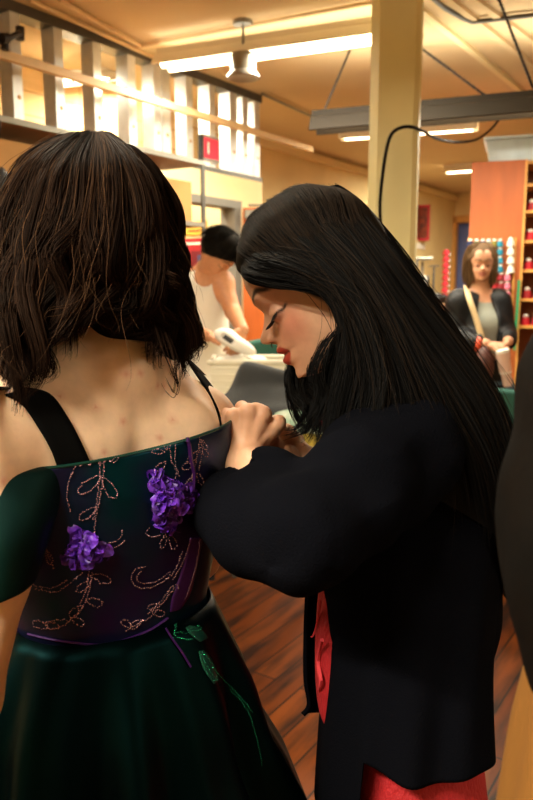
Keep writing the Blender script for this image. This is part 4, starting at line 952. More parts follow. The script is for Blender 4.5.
l5 = fixture('ceiling_light', PZ(340,138,2.6), PZ(478,128,2.6), 'thin fluorescent light glowing behind the column below the dark light', 'fixture_white', w=.10, hgt=.05, power=30)
def rowlight(a, b_, L, label, power, dd=eb, z=2.6, **k):
    c = R3(a,b_,z); return fixture('ceiling_light', c-dd*L/2, c+dd*L/2, label, 'fixture_white', power=power, **k)
rowlight(-.75, -1.0, 1.6, 'fluorescent ceiling light behind and left of the viewer', 190, z=2.45, up=25)
rowlight(1.2, 2.6, 1.3, 'added unseen fluorescent light in the aisle right of the column', 50, z=2.42, up=22)  # added lamp out of view, brightens the near side of the column
rowlight(8.3, 1.2, 1.3, 'fluorescent ceiling light in the far right of the room', 120, z=2.45, up=25)
rowlight(1.0, -1.4, 1.2, 'added unseen fluorescent light overhead between the two women and the table', 22, z=2.45, up=16)  # added lamp above the frame, lights the faces from front left
rowlight(6.4, -1.75, .6, 'added short fluorescent light behind the tub on top of the plywood cabinet', 70, dd=ea, z=2.55)  # added lamp tucked behind the tub, brightens the far left wall
# chains
def chain_mb(p0, p1, n, r=.004):
    b = MB(); d = (p1-p0); L = d.length/n; t = d.normalized(); s1 = t.orthogonal().normalized(); s2 = t.cross(s1)
    for i in range(n):
        c = p0+d*((i+.5)/n); s = s1 if i % 2 else s2; pts = [c+t*(L*.62*math.cos(a))+s*(L*.32*math.sin(a)) for a in np.linspace(0,2*pi,9)]; b.tube(pts, r, 5, caps=False)
    return b
b = chain_mb(PZ(350,50,CZ), PZ(321,118,2.49), 34); b.build('chain', 'pipe_black', l2, True)
b = chain_mb(PZ(418,46,CZ), PZ(502,108,2.49), 34); b.build('chain', 'pipe_black', l2, True)
b = chain_mb(PZ(497,-6,CZ), PZ(533,88,2.49), 44, .005); tag(b.build('chain', 'pipe_black', None, True), 'dark hanging chain at the upper right in front of the ceiling boards', 'chain')
# conduits
b = MB(); b.tube([PZ(428,-6,CZ-.02),PZ(445,8,CZ-.02),PZ(462,18,CZ-.02),PZ(472,22,CZ-.02),PZ(490,20,CZ-.02),PZ(560,12,CZ-.02)], .012, 8)
tag(b.build('conduit', 'metal_dark', None, True), 'bent grey conduit on the ceiling at the top right corner', 'conduit')
b = MB(); b.tube([PZ(262,94,CZ-.02),PZ(320,120,CZ-.02)], .010, 8); tag(b.build('conduit', 'metal_grey', None, True), 'straight grey conduit on the ceiling left of the column', 'conduit')
# pendant
pc = PZ(243,21,CZ); t = empty('pendant_speaker', (pc.x,pc.y,CZ), 'white metal can hanging on a rod from the ceiling in front of the bright light', 'pendant')
b = MB(); b.lathe((pc.x,pc.y,CZ-.02), [(.0001,.02),(.05,.02),(.05,.0),(.02,-.004),(.0001,-.004)], 20); b.build('ceiling_plate','metal_grey',t,True)
zt = (PY(243,54,pc.y)).z; zb = PY(243,78,pc.y).z
b = MB(); b.tube([(pc.x,pc.y,CZ-.02),(pc.x,pc.y,zt)], .007, 8); b.build('rod','metal_grey',t,True)
b = MB(); r_ = .072; b.lathe((pc.x,pc.y,zb), [(.0001,zt-zb),(r_*.8,zt-zb),(r_*.88,zt-zb-.01),(r_*.9,.03),(r_*1.15,.012),(r_*1.2,0),(r_*1.05,-.004),(r_*.8,.004),(.0001,.006)], 28); mat('can_grey','8F8A80',.4,metal=.3); b.build('can','can_grey',t,True)
# ---- column
CYc = 3.3; ct = PY(395,287,CYc); co = empty('column', (ct.x, CYc+.11, 0)); co['kind'] = 'structure'
r0 = .107; th0 = math.radians(-14); poly = []
base = [(-1,-.62),(-.62,-1),(.8,-1),(1,-.8),(1,.8),(.8,1),(-.62,1),(-1,.62)]
for x,y in base: poly.append((ct.x+r0*(x*math.cos(th0)-y*math.sin(th0)), CYc+.11+r0*(x*math.sin(th0)+y*math.cos(th0))))
b = MB(); n = len(poly); b.add([(x,y,z) for z in (0,CZ) for x,y in poly], [[i,(i+1)%n,n+(i+1)%n,n+i] for i in range(n)]+[list(range(n))[::-1],[n+i for i in range(n)]])
o = b.build('shaft','column_cream',co); b = MB(); b.box((ct.x,CYc+.11,.09),(.30,.30,.18),None,.01); b.build('plinth','column_cream',co)
cab = [(381,235,3.13),(380,205,3.13),(382,180,3.13),(386,152,3.13),(391,135,3.13),(400,128,3.13),(412,127,3.14),(424,132,3.4),(438,139,3.9),(455,142,4.2),(475,140,4.4),(490,130,4.5),(500,118,4.52),(503,109,4.54)]
b = MB(); b.tube([Vector(p) for p in catmull([tuple(PY(*q)) for q in cab], 70)], .0072, 8); tag(b.build('power_cord','cable_black',None,True), 'black power cord running down the column and looping to the dark light', 'cord')
# ---- back wall things
BAX = (eb,-ea,ZV); q = PB(420,223,B0+.01); pw_ = (PB(427,223,B0)-PB(413,223,B0)).length; ph_ = PB(420,206,B0).z-PB(420,241,B0).z; LAX = (ea,eb,ZV); flat('poster', q, pw_, ph_, 'poster_red', 'red-bordered dark poster on the wall right of the column', 'poster', ax=LAX, extra=[('picture',0,.0,pw_*.78,ph_*.86,'poster_dark')])
flat('poster', q, .27, .46, 'poster_red', 'red-bordered dark poster on the far wall right of the column', 'poster', ax=BAX, extra=[('picture',0,.0,.21,.39,'poster_dark')])
q = PB(419,246,B0+.01); flat('notice_sheet', q, pw_*.9, .07, 'white_plain', 'white sheet pinned just under the dark poster', 'paper', ax=LAX)
p = PY(419,259,8.6); b = MB(); b.box(p, (.26,.3,.03), None, .006); b.box(p+Vector((-.07,0,-.06)), (.09,.24,.09), None, .01); b.box(p+Vector((.06,.1,-.8)), (.03,.03,1.55), None); b.box(p+Vector((-.1,.1,-.8)), (.03,.03,1.55), None)
tag(b.build('equipment_stand','metal_grey'), 'grey topped equipment stand below the dark poster', 'stand')
# lamp stand T
p = PY(434,266,6.85); t = empty('light_stand', (p.x,p.y,0), 'thin dark T-shaped stand left of the red thread tower', 'stand'); b = MB(); b.tube([(p.x,p.y,0),(p.x,p.y,p.z)], .012, 8); b.build('pole','metal_dark',t); b = MB(); b.box((p.x,p.y,p.z),(.09,.03,.012)); b.build('crossbar','metal_dark',t); b = MB(); b.lathe((p.x,p.y,0),[(.13,0),(.13,.015),(.02,.03),(.0001,.03)],16); b.build('base','metal_dark',t)
p = PY(444.5,299,7.4); t = empty('thread_tower', p, 'tall stack of red thread cones left of the doorway with the blue door', 'thread')
b = MB(); b.tube([p-ZV*.0,p+ZV*.5],.006,6); b.build('rod','metal_grey',t)
for k in range(8):
    b = MB(); b.lathe(p+ZV*(.005+k*.061),[(.0001,0),(.034,0),(.036,.008),(.022,.054),(.0001,.056)],14); o = b.build('cone','red_plain',t,True)
    b = MB(); b.lathe(p+ZV*(.005+k*.061)+Vector((.030,-.02,.0)),[(.0001,0),(.011,.002),(.011,.012),(.0001,.014)],8); b.build('core_end','white_plain',o,True)
# far counter with sewing machine & bits
cq = PY(425,305,7.5); t = empty('work_counter', (cq.x-.05,7.5,0), 'cluttered dark work counter against the far side, below the red thread tower', 'counter')
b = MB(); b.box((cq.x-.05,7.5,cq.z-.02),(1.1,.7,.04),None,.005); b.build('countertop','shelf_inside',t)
for sx in (-.5,.5):
    for sy in (-.3,.3): b = MB(); b.box((cq.x-.05+sx,7.5+sy,(cq.z-.04)/2),(.05,.05,cq.z-.04)); b.build('leg','metal_dark',t)
def sewing(x, y, z, lab, m, m2, s=1):
    t = empty('sewing_machine', (x,y,z), lab, 'sewing machine')
    b = MB(); b.box((x,y,z+.025*s),(.40*s,.18*s,.05*s),None,.008); b.build('bed',m,t)
    b = MB(); b.box((x+.15*s,y,z+.17*s),(.10*s,.12*s,.25*s),None,.02); b.box((x-.02*s,y,z+.26*s),(.36*s,.10*s,.09*s),None,.02); b.box((x-.16*s,y,z+.19*s),(.07*s,.09*s,.12*s),None,.015); b.build('arm_housing',m,t,True)
    b = MB(); b.lathe((x+.205*s,y,z+.25*s),[(.0001,0),(.045*s,0),(.045*s,.02),(.0001,.02)],18,ax=(1,0,0)); b.build('hand_wheel',m2,t,True); b = MB(); b.tube([(x-.16*s,y,z+.13*s),(x-.16*s,y,z+.05*s)],.003,6); b.build('needle_bar','metal_grey',t)
sewing(cq.x-.22,7.4,cq.z,'pale sewing machine on the far counter, half hidden by the black hair','white_plain','black_plain')
p = PY(437,300,7.3); fn = lambda P_: ell(P_, p+ZV*.02,(.11,.10,.05))+.012*noise3(P_,45,8); tag(sdf_obj('folded_cloth',fn,p-Vector((.16,.16,.08)),p+Vector((.16,.16,.12)),.012,'black_plain'),'crumpled black cloth on the far counter under the red thread tower','cloth')
# ---- plywood cabinet
Cc = PZ(526,159.5,2.27); Cl = PZ(472,162.3,2.27); sd = (Cl-Cc); wS = sd.length; sd.normalize(); fd = Vector((-sd.y, sd.x,0)); 
if fd.y < 0: fd = -fd
fd = (Vector((sd.y,-sd.x,0)) if Vector((sd.y,-sd.x,0)).x > 0 else Vector((-sd.y,sd.x,0)))
wF = 1.1; cb0 = Vector((Cc.x,Cc.y,0)); Zc = 2.27
cabt = empty('thread_cabinet', cb0+sd*wS/2+fd*wF/2, 'tall orange plywood cabinet at the right with thread racked on its side', 'cabinet')
XA = (sd, fd, ZV)
b = MB(); b.box(cb0+sd*wS/2+fd*.0095+ZV*Zc/2, (wS,.019,Zc), XA); b.build('side_panel','ply_orange',cabt)
b = MB(); b.box(cb0+fd*.0095-sd*.006+ZV*Zc/2, (.014,.03,Zc), XA); b.build('panel_edge','ply_edge',cabt)
b = MB(); b.box(cb0+sd*wS/2+fd*(wF-.0095)+ZV*Zc/2, (wS,.019,Zc), XA); b.build('side_panel','ply_orange',cabt)
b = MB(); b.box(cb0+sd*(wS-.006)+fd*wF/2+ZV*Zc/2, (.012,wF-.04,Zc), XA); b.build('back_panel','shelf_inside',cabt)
zs = [.1,.5,.9,1.25,1.42,1.60,1.78,1.96,2.12,2.255]
b = MB(); b.box(cb0+sd*wS/2+fd*wF/2+ZV*(Zc-.009), (wS-.02,wF-.04,.018), XA); b.build('cabinet_top','ply_orange',cabt)
mats_ = ['red_plain','pink_fabric','poster_red','pink_fabric','red_plain','poster_maroon']
def spool(loc, m, lab, s=1., group=None, top='white_plain'):
    key = (m, round(s,2)); 
    t = empty('thread_spool', loc, lab, 'thread spool', group)
    if key not in spool.c:
        b = MB(); b.lathe((0,0,0),[(.0001,0),(.020*s,0),(.021*s,.004*s),(.015*s,.034*s),(.0001,.036*s)],14); o = b.build('wound_thread',m,t,True,local=True)
        b = MB(); b.lathe((0,0,.034*s),[(.0001,0),(.010*s,.0),(.0125*s,.006*s),(.010*s,.013*s),(.0001,.016*s)],12); o2 = b.build('core_tip',top,t,True,local=True); spool.c[key] = (o,o2)
    else:
        for o in spool.c[key]: d = o.copy(); C.objects.link(d); d.parent = t
    return t
spool.c = {}
lv = ['second lowest','third','fourth','fifth','top']
wb = .8
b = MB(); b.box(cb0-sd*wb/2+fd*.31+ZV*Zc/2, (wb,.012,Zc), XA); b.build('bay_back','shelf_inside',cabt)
b = MB(); b.box(cb0-sd*(wb+.009)+fd*.16+ZV*Zc/2, (.018,.32,Zc), XA); b.build('side_panel','ply_edge',cabt)
for z in zs: b = MB(); b.box(cb0-sd*(wb/2+.006)+fd*.16+ZV*z, (wb-.014,.29,.018), XA); b.build('shelf','ply_edge',cabt)
for zi, z in enumerate(zs[3:8]):
    for k in range(2):
        m = mats_[(zi*2+k)%6]; cn = {'red_plain':'red','pink_fabric':'pink','poster_red':'dull red','poster_maroon':'maroon'}[m]
        spool(cb0-sd*(.048+.066*k)+fd*.07+ZV*(z+.009), m, f'{cn} spool inside the plywood cabinet, {["lowest","second","middle","fourth","highest"][zi]} shelf in view, {["nearest","second"][k]} to the edge', 1.45, 'spools inside the plywood cabinet')
# thread rack on the side face
for n_, h in (('thread_navy','182450'),('thread_green','17512C'),('thread_blue','1E4F88'),('thread_grey','6E99A0'),('thread_olive','7E7428'),('thread_teal','127A96'),('thread_white','F1EDE2'),('thread_red','B01622'),('thread_crimson','7E0E1C'),('thread_pink','D8728A')): mat(n_, h, .7)
plane_n = -fd
def onside(x, y, out=.03):
    r = ray(x,y); t_ = (cb0-EYE).dot(plane_n)/r.dot(plane_n); return EYE+r*t_+plane_n*out
rk = empty('thread_rack', onside(489,335,.01), 'pegboard thread rack fixed on the side of the plywood cabinet', 'rack')
for y in (247,255,263.5,272,280.5,289,297.5,306,314.5):
    p0 = onside(468.5,y+1.2,.02); p1 = onside(501.5 if y<280 else 512,y+.6,.02); b = MB(); b.box((p0+p1)/2, ((p1-p0).length,.045,.004), ((p1-p0).normalized(), plane_n, ZV)); b.build('ledge','shelf_inside',rk)
b = MB()
for xx in (467.5,):
    p0 = onside(xx,238,.008); p1 = onside(xx,318,.008); b.box((p0+p1)/2,(.014,.014,p0.z-p1.z),XA)
b.build('upright','ply_edge',rk); b = MB(); p0 = onside(513.5,238,.008); p1 = onside(513.5,318,.008); b.box((p0+p1)/2,(.014,.014,p0.z-p1.z),XA); b.build('upright','ply_edge',rk)
ordn = ['top','second','third','fourth','fifth','sixth','seventh','eighth','ninth']
cols = [(470.5,'navy'),(476.7,'green'),(482.8,'blue'),(488.6,'grey'),(494.3,'olive'),(500,'teal')]
for x, cn in cols:
    for r_i, y in enumerate((247,255,263.5,272)):
        if cn in ('green','blue','grey','olive') and r_i > 1: continue
        spool(onside(x,y,.03), 'thread_'+cn, f'{cn} thread spool in the {ordn[r_i]} row of the rack on the plywood cabinet', 1.0, 'small spools on the rack')
for r_i, y in enumerate((246.5,255,264,273)):
    spool(onside(510.5,y,.03), 'thread_white', f'large white thread spool, {ordn[r_i]} of the white column at the right of the rack', 1.12, 'white spools on the rack', top='white_plain')
for x, cn, rows in ((494.5,'red',(0,1)),(501,'crimson',(0,1,2)),(507.5,'pink',(0,1,2,3,4))):
    for r_i in rows:
        y = (280.5,289,297.5,306,314.5)[r_i]; spool(onside(x,y,.03), 'thread_'+cn, f'{cn} thread spool in the lower part of the rack, {ordn[r_i]} of its column', 1.05, 'warm coloured spools on the rack')
# green ruler against the panel, tub on top
b = MB(); mat('ruler_green','1E8A5A',.4); p0 = onside(519,280,.02); p1 = onside(514.5,350,.03); b.box((p0+p1)/2,(.016,.004,(p0-p1).length),(sd,plane_n,(p0-p1).normalized())); tag(b.build('ruler','ruler_green'),'green ruler hanging on the right edge of the plywood cabinet side','ruler')
p = PZ(497,159.5,2.285)-Vector((0,0,0)); tb = cb0+fd*.24+sd*.06+ZV*2.27
t = empty('storage_tub', tb, 'clear grey plastic tub with lid on top of the plywood cabinet', 'tub')
b = MB(); wT=.36; v=[];
for z, k in ((.0,.88),(.13,1.0)):
    for sx, sy in ((-1,-1),(1,-1),(1,1),(-1,1)): v.append(tb+sd*(sx*wT/2*k)+fd*(sy*.21*k)+ZV*(z+.003))
b.add(v, [[3,2,1,0],[0,1,5,4],[1,2,6,5],[2,3,7,6],[3,0,4,7],[4,5,6,7]]); b.build('tub_body','tub_clear',t)
b = MB(); b.box(tb+ZV*.142,(wT+.03,.45,.018),XA,.005); b.build('tub_lid','tub_lid',t)
# ---- background: cutting table and things on it
tc0 = [(-.34,2.70),(.36,2.68),(.36,3.62),(-.30,3.66)]
tt = empty('cutting_table', (.3,3.1,0), 'cream topped cutting table between the two women, covered in fabric', 'table')
b = MB(); v = [(x,y,z) for z in (.865,.90) for x,y in tc0]; b.add(v,[[3,2,1,0],[4,5,6,7],[0,1,5,4],[1,2,6,5],[2,3,7,6],[3,0,4,7]]); b.build('tabletop','table_top',tt)
for x,y in [(-.27,2.78),(.28,2.78),(.28,3.55),(-.25,3.60)]:
    b = MB(); b.tube([(x,y,.865),(x+(-.035 if x<0 else .035),y,.03)],[.022,.014],10); o = b.build('leg','leg_cream',tt,True); b = MB(); x2 = x+(-.036 if x<0 else .036); b.tube([(x2,y,.035),(x2,y,0)],.019,10); b.build('rubber_foot','rubber',o,True)
# basket
def basket(x, y, z, w, dpt, h, lab):
    t = empty('laundry_basket', (x,y,z), lab, 'basket'); b = MB(); n=4
    v=[]
    for zz,k in ((0,.90),(h,1)):
        for sx, sy in ((-1,-1),(1,-1),(1,1),(-1,1)): v.append((x+sx*w/2*k,y+sy*dpt/2*k,z+zz))
    b.add(v,[[3,2,1,0],[0,1,5,4],[1,2,6,5],[2,3,7,6],[3,0,4,7]]); o = b.build('basket_body','basket_white',t); s_ = o.modifiers.new('t','SOLIDIFY'); s_.thickness=.006
    for q in range(8):
        zz = h*(q+.6)/8.5; k = .90+.1*zz/h; b = MB()
        for sx,sy,lx,ly in ((0,-1,w*k,.006),(0,1,w*k,.006),(-1,0,.006,dpt*k),(1,0,.006,dpt*k)): b.box((x+sx*w*k/2,y+sy*dpt*k/2,z+zz),(lx,ly,.009),None,.002)
        b.build('rib','basket_white',t)
    b = MB()
    for sx,sy,lx,ly in ((0,-1,w+.03,.02),(0,1,w+.03,.02),(-1,0,.02,dpt+.03),(1,0,.02,dpt+.03)): b.box((x+sx*w/2,y+sy*dpt/2,z+h),(lx,ly,.022),None,.005)
    b.build('rim','basket_white',t)
pb_ = PY(249,392,3.28); basket(pb_.x+.0,3.42,.902,.35,.26,.262,'white ribbed plastic basket on the cutting table in front of the man')
p = PY(240,352,3.38); fn = lambda P_: ell(P_,(p.x,3.44,1.135),(.135,.10,.055))+.007*noise3(P_,55,4)
tag(sdf_obj('folded_cloth',fn,(p.x-.18,3.26,1.04),(p.x+.18,3.60,1.24),.006,'white_cloth'),'white cloth heaped inside the ribbed basket','cloth')
# iron
pi_ = PY(235,343,3.36); t = empty('clothes_iron', pi_, 'white clothes iron with dark handle opening lying on the white basket', 'iron')
d = (PY(258,356,3.36)-PY(224,338,3.40)).normalized(); nn = Vector((0,-1,0)); up_ = d.cross(nn)*-1; up_ = up_ if up_.z>0 else -up_
fn = lambda P_: smax(smin(ell(P_,pi_+d*.0,(.105,.045,.034),(d,nn,up_)), ell(P_,pi_-d*.045+up_*.012,(.05,.042,.034),(d,nn,up_)),.02), -cap(P_,pi_-d*.06+up_*.008+nn*.05,pi_-d*.01+up_*.002+nn*.05,.013), .004)
sdf_obj('iron_body',fn,pi_-Vector((.14,.1,.12)),pi_+Vector((.14,.1,.12)),.005,'iron_white',t)
b = MB(); b.tube([pi_-d*.058+up_*.008+nn*.034,pi_-d*.012+up_*.002+nn*.034],.0145,10); b.build('handle_opening','iron_dark',t,True)
b = MB(); b.tube([pi_+d*.06-up_*.03+nn*.02,pi_+d*.11-up_*.03,pi_+d*.16-up_*.045],.006,8); b.build('cord','white_plain',t,True)
# cloth heaps
def heap(name, prof, m, lab, amp=.01, seed=0, th=.004, parent=None):
    """prof: rows (front->back) of (x,y,depth Y) points on the folded sheet"""
    G_ = np.array([[tuple(PY(*q)) for q in g] for g in prof]); X = resample(interp_guides(G_, np.linspace(0,1,40)), 50); V = X.reshape(-1,3); V = V+np.stack([np.zeros(len(V)),amp*.6*noise3(V,22,seed+1),amp*noise3(V,24,seed)],1)
    V[:,2] = np.maximum(V[:,2], .905)
    bq = (np.arange(39)[:,None]*50+np.arange(49)[None]).reshape(-1); o = mesh_np(name,V,np.stack([bq,bq+1,bq+51,bq+50],1),m); s_ = o.modifiers.new('t','SOLIDIFY'); s_.thickness=th; s_.offset=1; tag(o,lab,'fabric'); return o
heap('draped_fabric', [[(210,428,2.82),(240,436,2.78),(275,436,2.78),(310,432,2.80),(350,430,2.82)],
  [(214,412,2.92),(238,402,2.90),(268,410,2.88),(300,412,2.88),(345,410,2.9)],
  [(228,392,3.00),(245,386,2.98),(276,386,3.0),(305,392,2.98),(342,392,3.0)],
  [(238,374,3.06),(247,366,3.05),(276,369,3.05),(306,374,3.05),(340,380,3.06)],
  [(242,372,3.12),(250,370,3.14),(278,376,3.15),(306,382,3.15),(338,386,3.15)]], 'grey_wool', 'charcoal grey wool fabric heaped on the cutting table before the basket', .012, 3)
heap('draped_fabric', [[(268,436,2.74),(285,440,2.73),(305,438,2.73),(322,436,2.74)],[(270,424,2.80),(285,424,2.78),(305,422,2.78),(325,424,2.80)],[(276,414,2.84),(290,411,2.84),(306,408,2.84),(328,412,2.86)]], 'floral', 'white and green printed fabric on the table behind the pinning hands', .012, 7)
heap('draped_fabric', [[(308,428,2.73),(318,430,2.73),(335,430,2.74)],[(310,420,2.77),(320,416,2.76),(336,416,2.77)],[(314,414,2.80),(324,409,2.80),(338,410,2.8)]], 'pink_fabric', 'pink red fabric scrap on the table under the black hair', .008, 9)
heap('draped_fabric', [[(290,446,2.70),(305,448,2.70),(322,446,2.70)],[(292,438,2.72),(306,434,2.72),(324,434,2.73)]], 'olive_fabric', 'olive yellow patterned fabric scrap at the near edge of the table', .006, 11)
# teal chair behind basket & chair at right
def chair(x, y, zt, w, lab, rz=0, zs_=.48):
    t = empty('upholstered_chair', (x,y,0), lab, 'chair'); cr_, sr_2 = math.cos(rz), math.sin(rz); Tt = lambda p: Vector((x+p[0]*cr_-p[1]*sr_2, y+p[0]*sr_2+p[1]*cr_, p[2]))
    inv = lambda P_: np.stack([(P_[:,0]-x)*cr_+(P_[:,1]-y)*sr_2, -(P_[:,0]-x)*sr_2+(P_[:,1]-y)*cr_, P_[:,2]],1)
    def back(P_):
        q = inv(P_); k = q[:,1]+.30*q[:,0]**2*1.5; hw_ = w/2; zc_ = zt-.17; d_ = np.stack([np.abs(q[:,0])-hw_+.06, np.abs(k)-.02, np.abs(q[:,2]-zc_)-.17+.06+.12*(q[:,0]/hw_)**2*.5],1)
        return np.linalg.norm(np.maximum(d_,0),axis=1)+np.minimum(d_.max(1),0)-.022
    sdf_obj('backrest',back,(x-w/2-.1,y-w/2-.1,zt-.42),(x+w/2+.1,y+w/2+.1,zt+.04),.012,'teal_fabric',t)
    def seat(P_):
        q = inv(P_)-np.array([0,-.24,zs_]); d_ = np.abs(q)-np.array([w/2-.06,.2,.02]); return np.linalg.norm(np.maximum(d_,0),axis=1)+np.minimum(d_.max(1),0)-.03
    sdf_obj('seat',seat,(x-w/2-.4,y-w/2-.4,zs_-.08),(x+w/2+.4,y+w/2+.4,zs_+.08),.014,'teal_fabric',t)
    b = MB(); b.tube([Tt((0,.03,zt-.3)),Tt((0,.05,zs_)),Tt((0,-.1,zs_-.04))],.02,8); b.build('back_support','metal_dark',t)
    for sx in (-1,1):
        for sy in (-.42,-.04): b = MB(); b.tube([Tt((sx*(w/2-.08),sy,zs_-.03)),Tt((sx*(w/2-.04),sy,0))],.014,8); b.build('leg','metal_dark',t)
pt = PY(262,332,4.05); chair(pt.x+.02,4.05,pt.z,.40,'teal chair behind the basket, beside the man in the tank top',0,.72)
pt = PY(497,381,3.62); chair(pt.x,3.62,pt.z,.46,'green upholstered chair in front of the woman holding the tumbler',0,.62)
t2 = empty('side_table', (1.62,3.2,0), 'orange wood table with blue edge at the right behind the black-haired woman', 'table')
zt2 = .87; q0 = PZ(500,412,zt2); b = MB(); yy0, yy1 = 2.72, 3.40; x0, x1 = q0.x, q0.x+1.1; b.box(((x0+x1)/2,(yy0+yy1)/2,zt2-.015),(x1-x0,yy1-yy0,.03),None,.004); b.build('tabletop','wood_top',t2)
b = MB(); b.box(((x0+x1)/2,yy0-.008,zt2-.012),(x1-x0,.014,.03),None,.003); b.build('blue_edge','blue_edge',t2)
for sx,sy in ((x0+.07,yy0+.07),(x1-.07,yy0+.07),(x0+.07,yy1-.07),(x1-.07,yy1-.07)): b = MB(); b.box((sx,sy,(zt2-.03)/2),(.04,.04,zt2-.03)); b.build('leg','metal_dark',t2)
# ================================================================ background people
def bgperson(J, h=.012, skin=(.55,.27,.15), hand=True):
    """J: dict of joints (world)"""
    def f(p):
        g = cap(p, J['neck'], J['head0'], .052, .052)
        g = smin(g, chain(p, [(J['chest'],.13),(J['waist'],.115),(J['hip'],.135)], .05), .05)
        g = smin(g, cap(p, J['shL'], J['shR'], .062), .06)
        for s in 'LR':
            g = smin(g, chain(p, [(J['sh'+s],.055),(J['el'+s],.040),(J['wr'+s],.028)], .015), .03)
            g = smin(g, chain(p, [(J['hp'+s],.095),(J['kn'+s],.058),(J['an'+s],.04)], .02), .03)
            a = J['an'+s]; g = smin(g, cap(p, a, Vector(a)+J['toe'], .04, .03), .02)
        return g
    return f
def simple_hand(W_, dirv, palm, r=.011, L=.085):
    """list of SDF chains: palm + four curled fingers + thumb"""
    side = dirv.cross(palm).normalized()
    def f(p):
        g = None
        for i, off in enumerate((-.028,-.009,.010,.028)):
            k = W_+dirv*(L*.95)+side*off; g2 = cap(p, W_+side*off*.4, k, .014, .0105); g = g2 if g is None else smin(g,g2,.008)
            ln_ = (.036,.040,.038,.030)[i]; a = k+dirv*ln_*.8+palm*.012; b2 = a+dirv*ln_*.3+palm*.03; g = smin(g, chain(p,[(k,.0098),(a,.0088),(b2,.0075)],.004),.003)
        t0 = W_+dirv*.025-side*.025; t1 = t0+dirv*.03-side*.022+palm*.01; t2_ = t1+dirv*.03-side*.004+palm*.012
        return smin(g, chain(p,[(t0,.015),(t1,.012),(t2_,.009)],.006),.01)
    return f
def footed(base, dx=.09, toe=(0,-.13,-.02), kneeoff=(0,-.02)):
    x,y = base; return dict(hpL=Vector((x-dx,y,.90)),hpR=Vector((x+dx,y,.90)),knL=Vector((x-dx+kneeoff[0],y+kneeoff[1],.48)),knR=Vector((x+dx+kneeoff[0],y+kneeoff[1],.48)),anL=Vector((x-dx,y,.08)),anR=Vector((x+dx,y,.08)),toe=Vector(toe))
# --- woman with tumbler
YW = 4.05; hd = PY(481,266,YW); bx = PY(481,380,YW).x
J = dict(head0=hd+Vector((.0,.01,-.06)), neck=Vector((hd.x+.01,YW+.02,1.40)), chest=Vector((bx,YW,1.27)), waist=Vector((bx,YW,1.08)), hip=Vector((bx+.01,YW,.93)), shL=PY(460,305,YW), shR=PY(496,304,YW+.03), elL=PY(456,338,YW-.04), elR=PY(504,334,YW+.0), wrL=PY(486,344,YW-.24), wrR=PY(508,341,YW-.20))
J.update(footed((bx,YW)))
fd_ = Vector((-.15,-1,-.02)).normalized(); lt_ = Vector((1,-.15,0)).normalized(); up3 = lt_.cross(fd_); up3 = up3 if up3.z>0 else -up3
sc_ = 1.0
tA_, tB_ = head_frame(hd+fd_*.095+up3*.03, fd_, up3, lt_); HK = .86
toL3 = lambda p: tA_(V3(hd)+(p-V3(hd))/HK)
toW3 = lambda q: V3(hd)+(tB_(q)-V3(hd))*HK
b1 = bgperson(J)
bW = lambda p: b1(p)
lo, hi = bb([v for k,v in J.items() if k!='toe'], .2); lo[2] = 0.0
V1,F1 = nets(bW, lo, hi, .012); SB = np.array([.58,.29,.17])
fh = lambda p: head_f(toL3(p)); V2,F2 = nets(lambda p: smin(head_f(toL3(p)), cap(p,J['head0'],J['neck'],.05,.052),.02), V3(hd)-.2, V3(hd)+.2, .005)
h1 = simple_hand(J['wrL'], Vector((1,-.25,-.12)).normalized(), Vector((0,.3,-1)).normalized()); V3_,F3_ = nets(h1, V3(J['wrL'])-.16, V3(J['wrL'])+.16, .005)
h2 = simple_hand(J['wrR'], Vector((-.5,-.3,-.8)).normalized(), Vector((-.6,.2,.3)).normalized()); V4_,F4_ = nets(h2, V3(J['wrR'])-.16, V3(J['wrR'])+.16, .005)
V_,F_,c_ = join_np([(V1,F1,np.repeat(SB[None],len(V1),0)),(V2,F2,open_eyes(V2,toL3,face_col(V2,toL3,SB,.3))),(V3_,F3_,np.repeat(SB[None],len(V3_),0)),(V4_,F4_,np.repeat(SB[None],len(V4_),0))])
B_ = empty('person', (bx,YW,0), 'woman with light brown hair and black jacket standing by the thread rack with a tumbler', 'person')
mesh_np('body',V_,F_,'skin',B_,True,c_)
mat('leather_black',(.006,.006,.007),.5,bump=.4,bscale=60,spec=.2); mat('shirt_grey','8C8F84',.85); mat('jeans','3E5668',.85,var=.2,vscale=18); mat('bag_brown','4A2016',.5); mat('strap_tan','C9AE82',.7); mat('tumbler_pink','D9B5A4',.35); mat('bracelet','E0583A',.5); mat('hair_light','7A5228',.65,attr='Col',spec=.12)
def clothes(J, off, arms=True, lo_z=.95, cuff=.9, wz=None):
    def f(p):
        g = chain(p, [(J['chest'],.13+off),(J['waist'],.12+off),(J['hip'],.135+off)], .05); g = smin(g, cap(p,J['shL'],J['shR'],.062+off), .06)
        if arms:
            for s in 'LR': e = Vector(J['el'+s]); w_ = e+(Vector(J['wr'+s])-e)*cuff; g = smin(g, chain(p,[(J['sh'+s],.058+off),(e,.048+off),(w_,.036+off)],.02),.03)
        g = g+.004*noise3(p,30,2); return smax(g, lo_z-p[:,2], .01)
    return f
fj = clothes(J,.018,True,.93,.80)
openf = lambda p: smax(fj(p), -ell(p,(bx-.012,YW-.20,1.33),(.058,.20,.30)), .01)
lo, hi = bb([J[k] for k in ('chest','waist','hip','shL','shR','elL','elR','wrL','wrR')], .18); sdf_obj('jacket',openf,lo,hi,.010,'leather_black',B_)
sdf_obj('shirt',clothes(J,.006,False,.96),lo,hi,.012,'shirt_grey',B_)
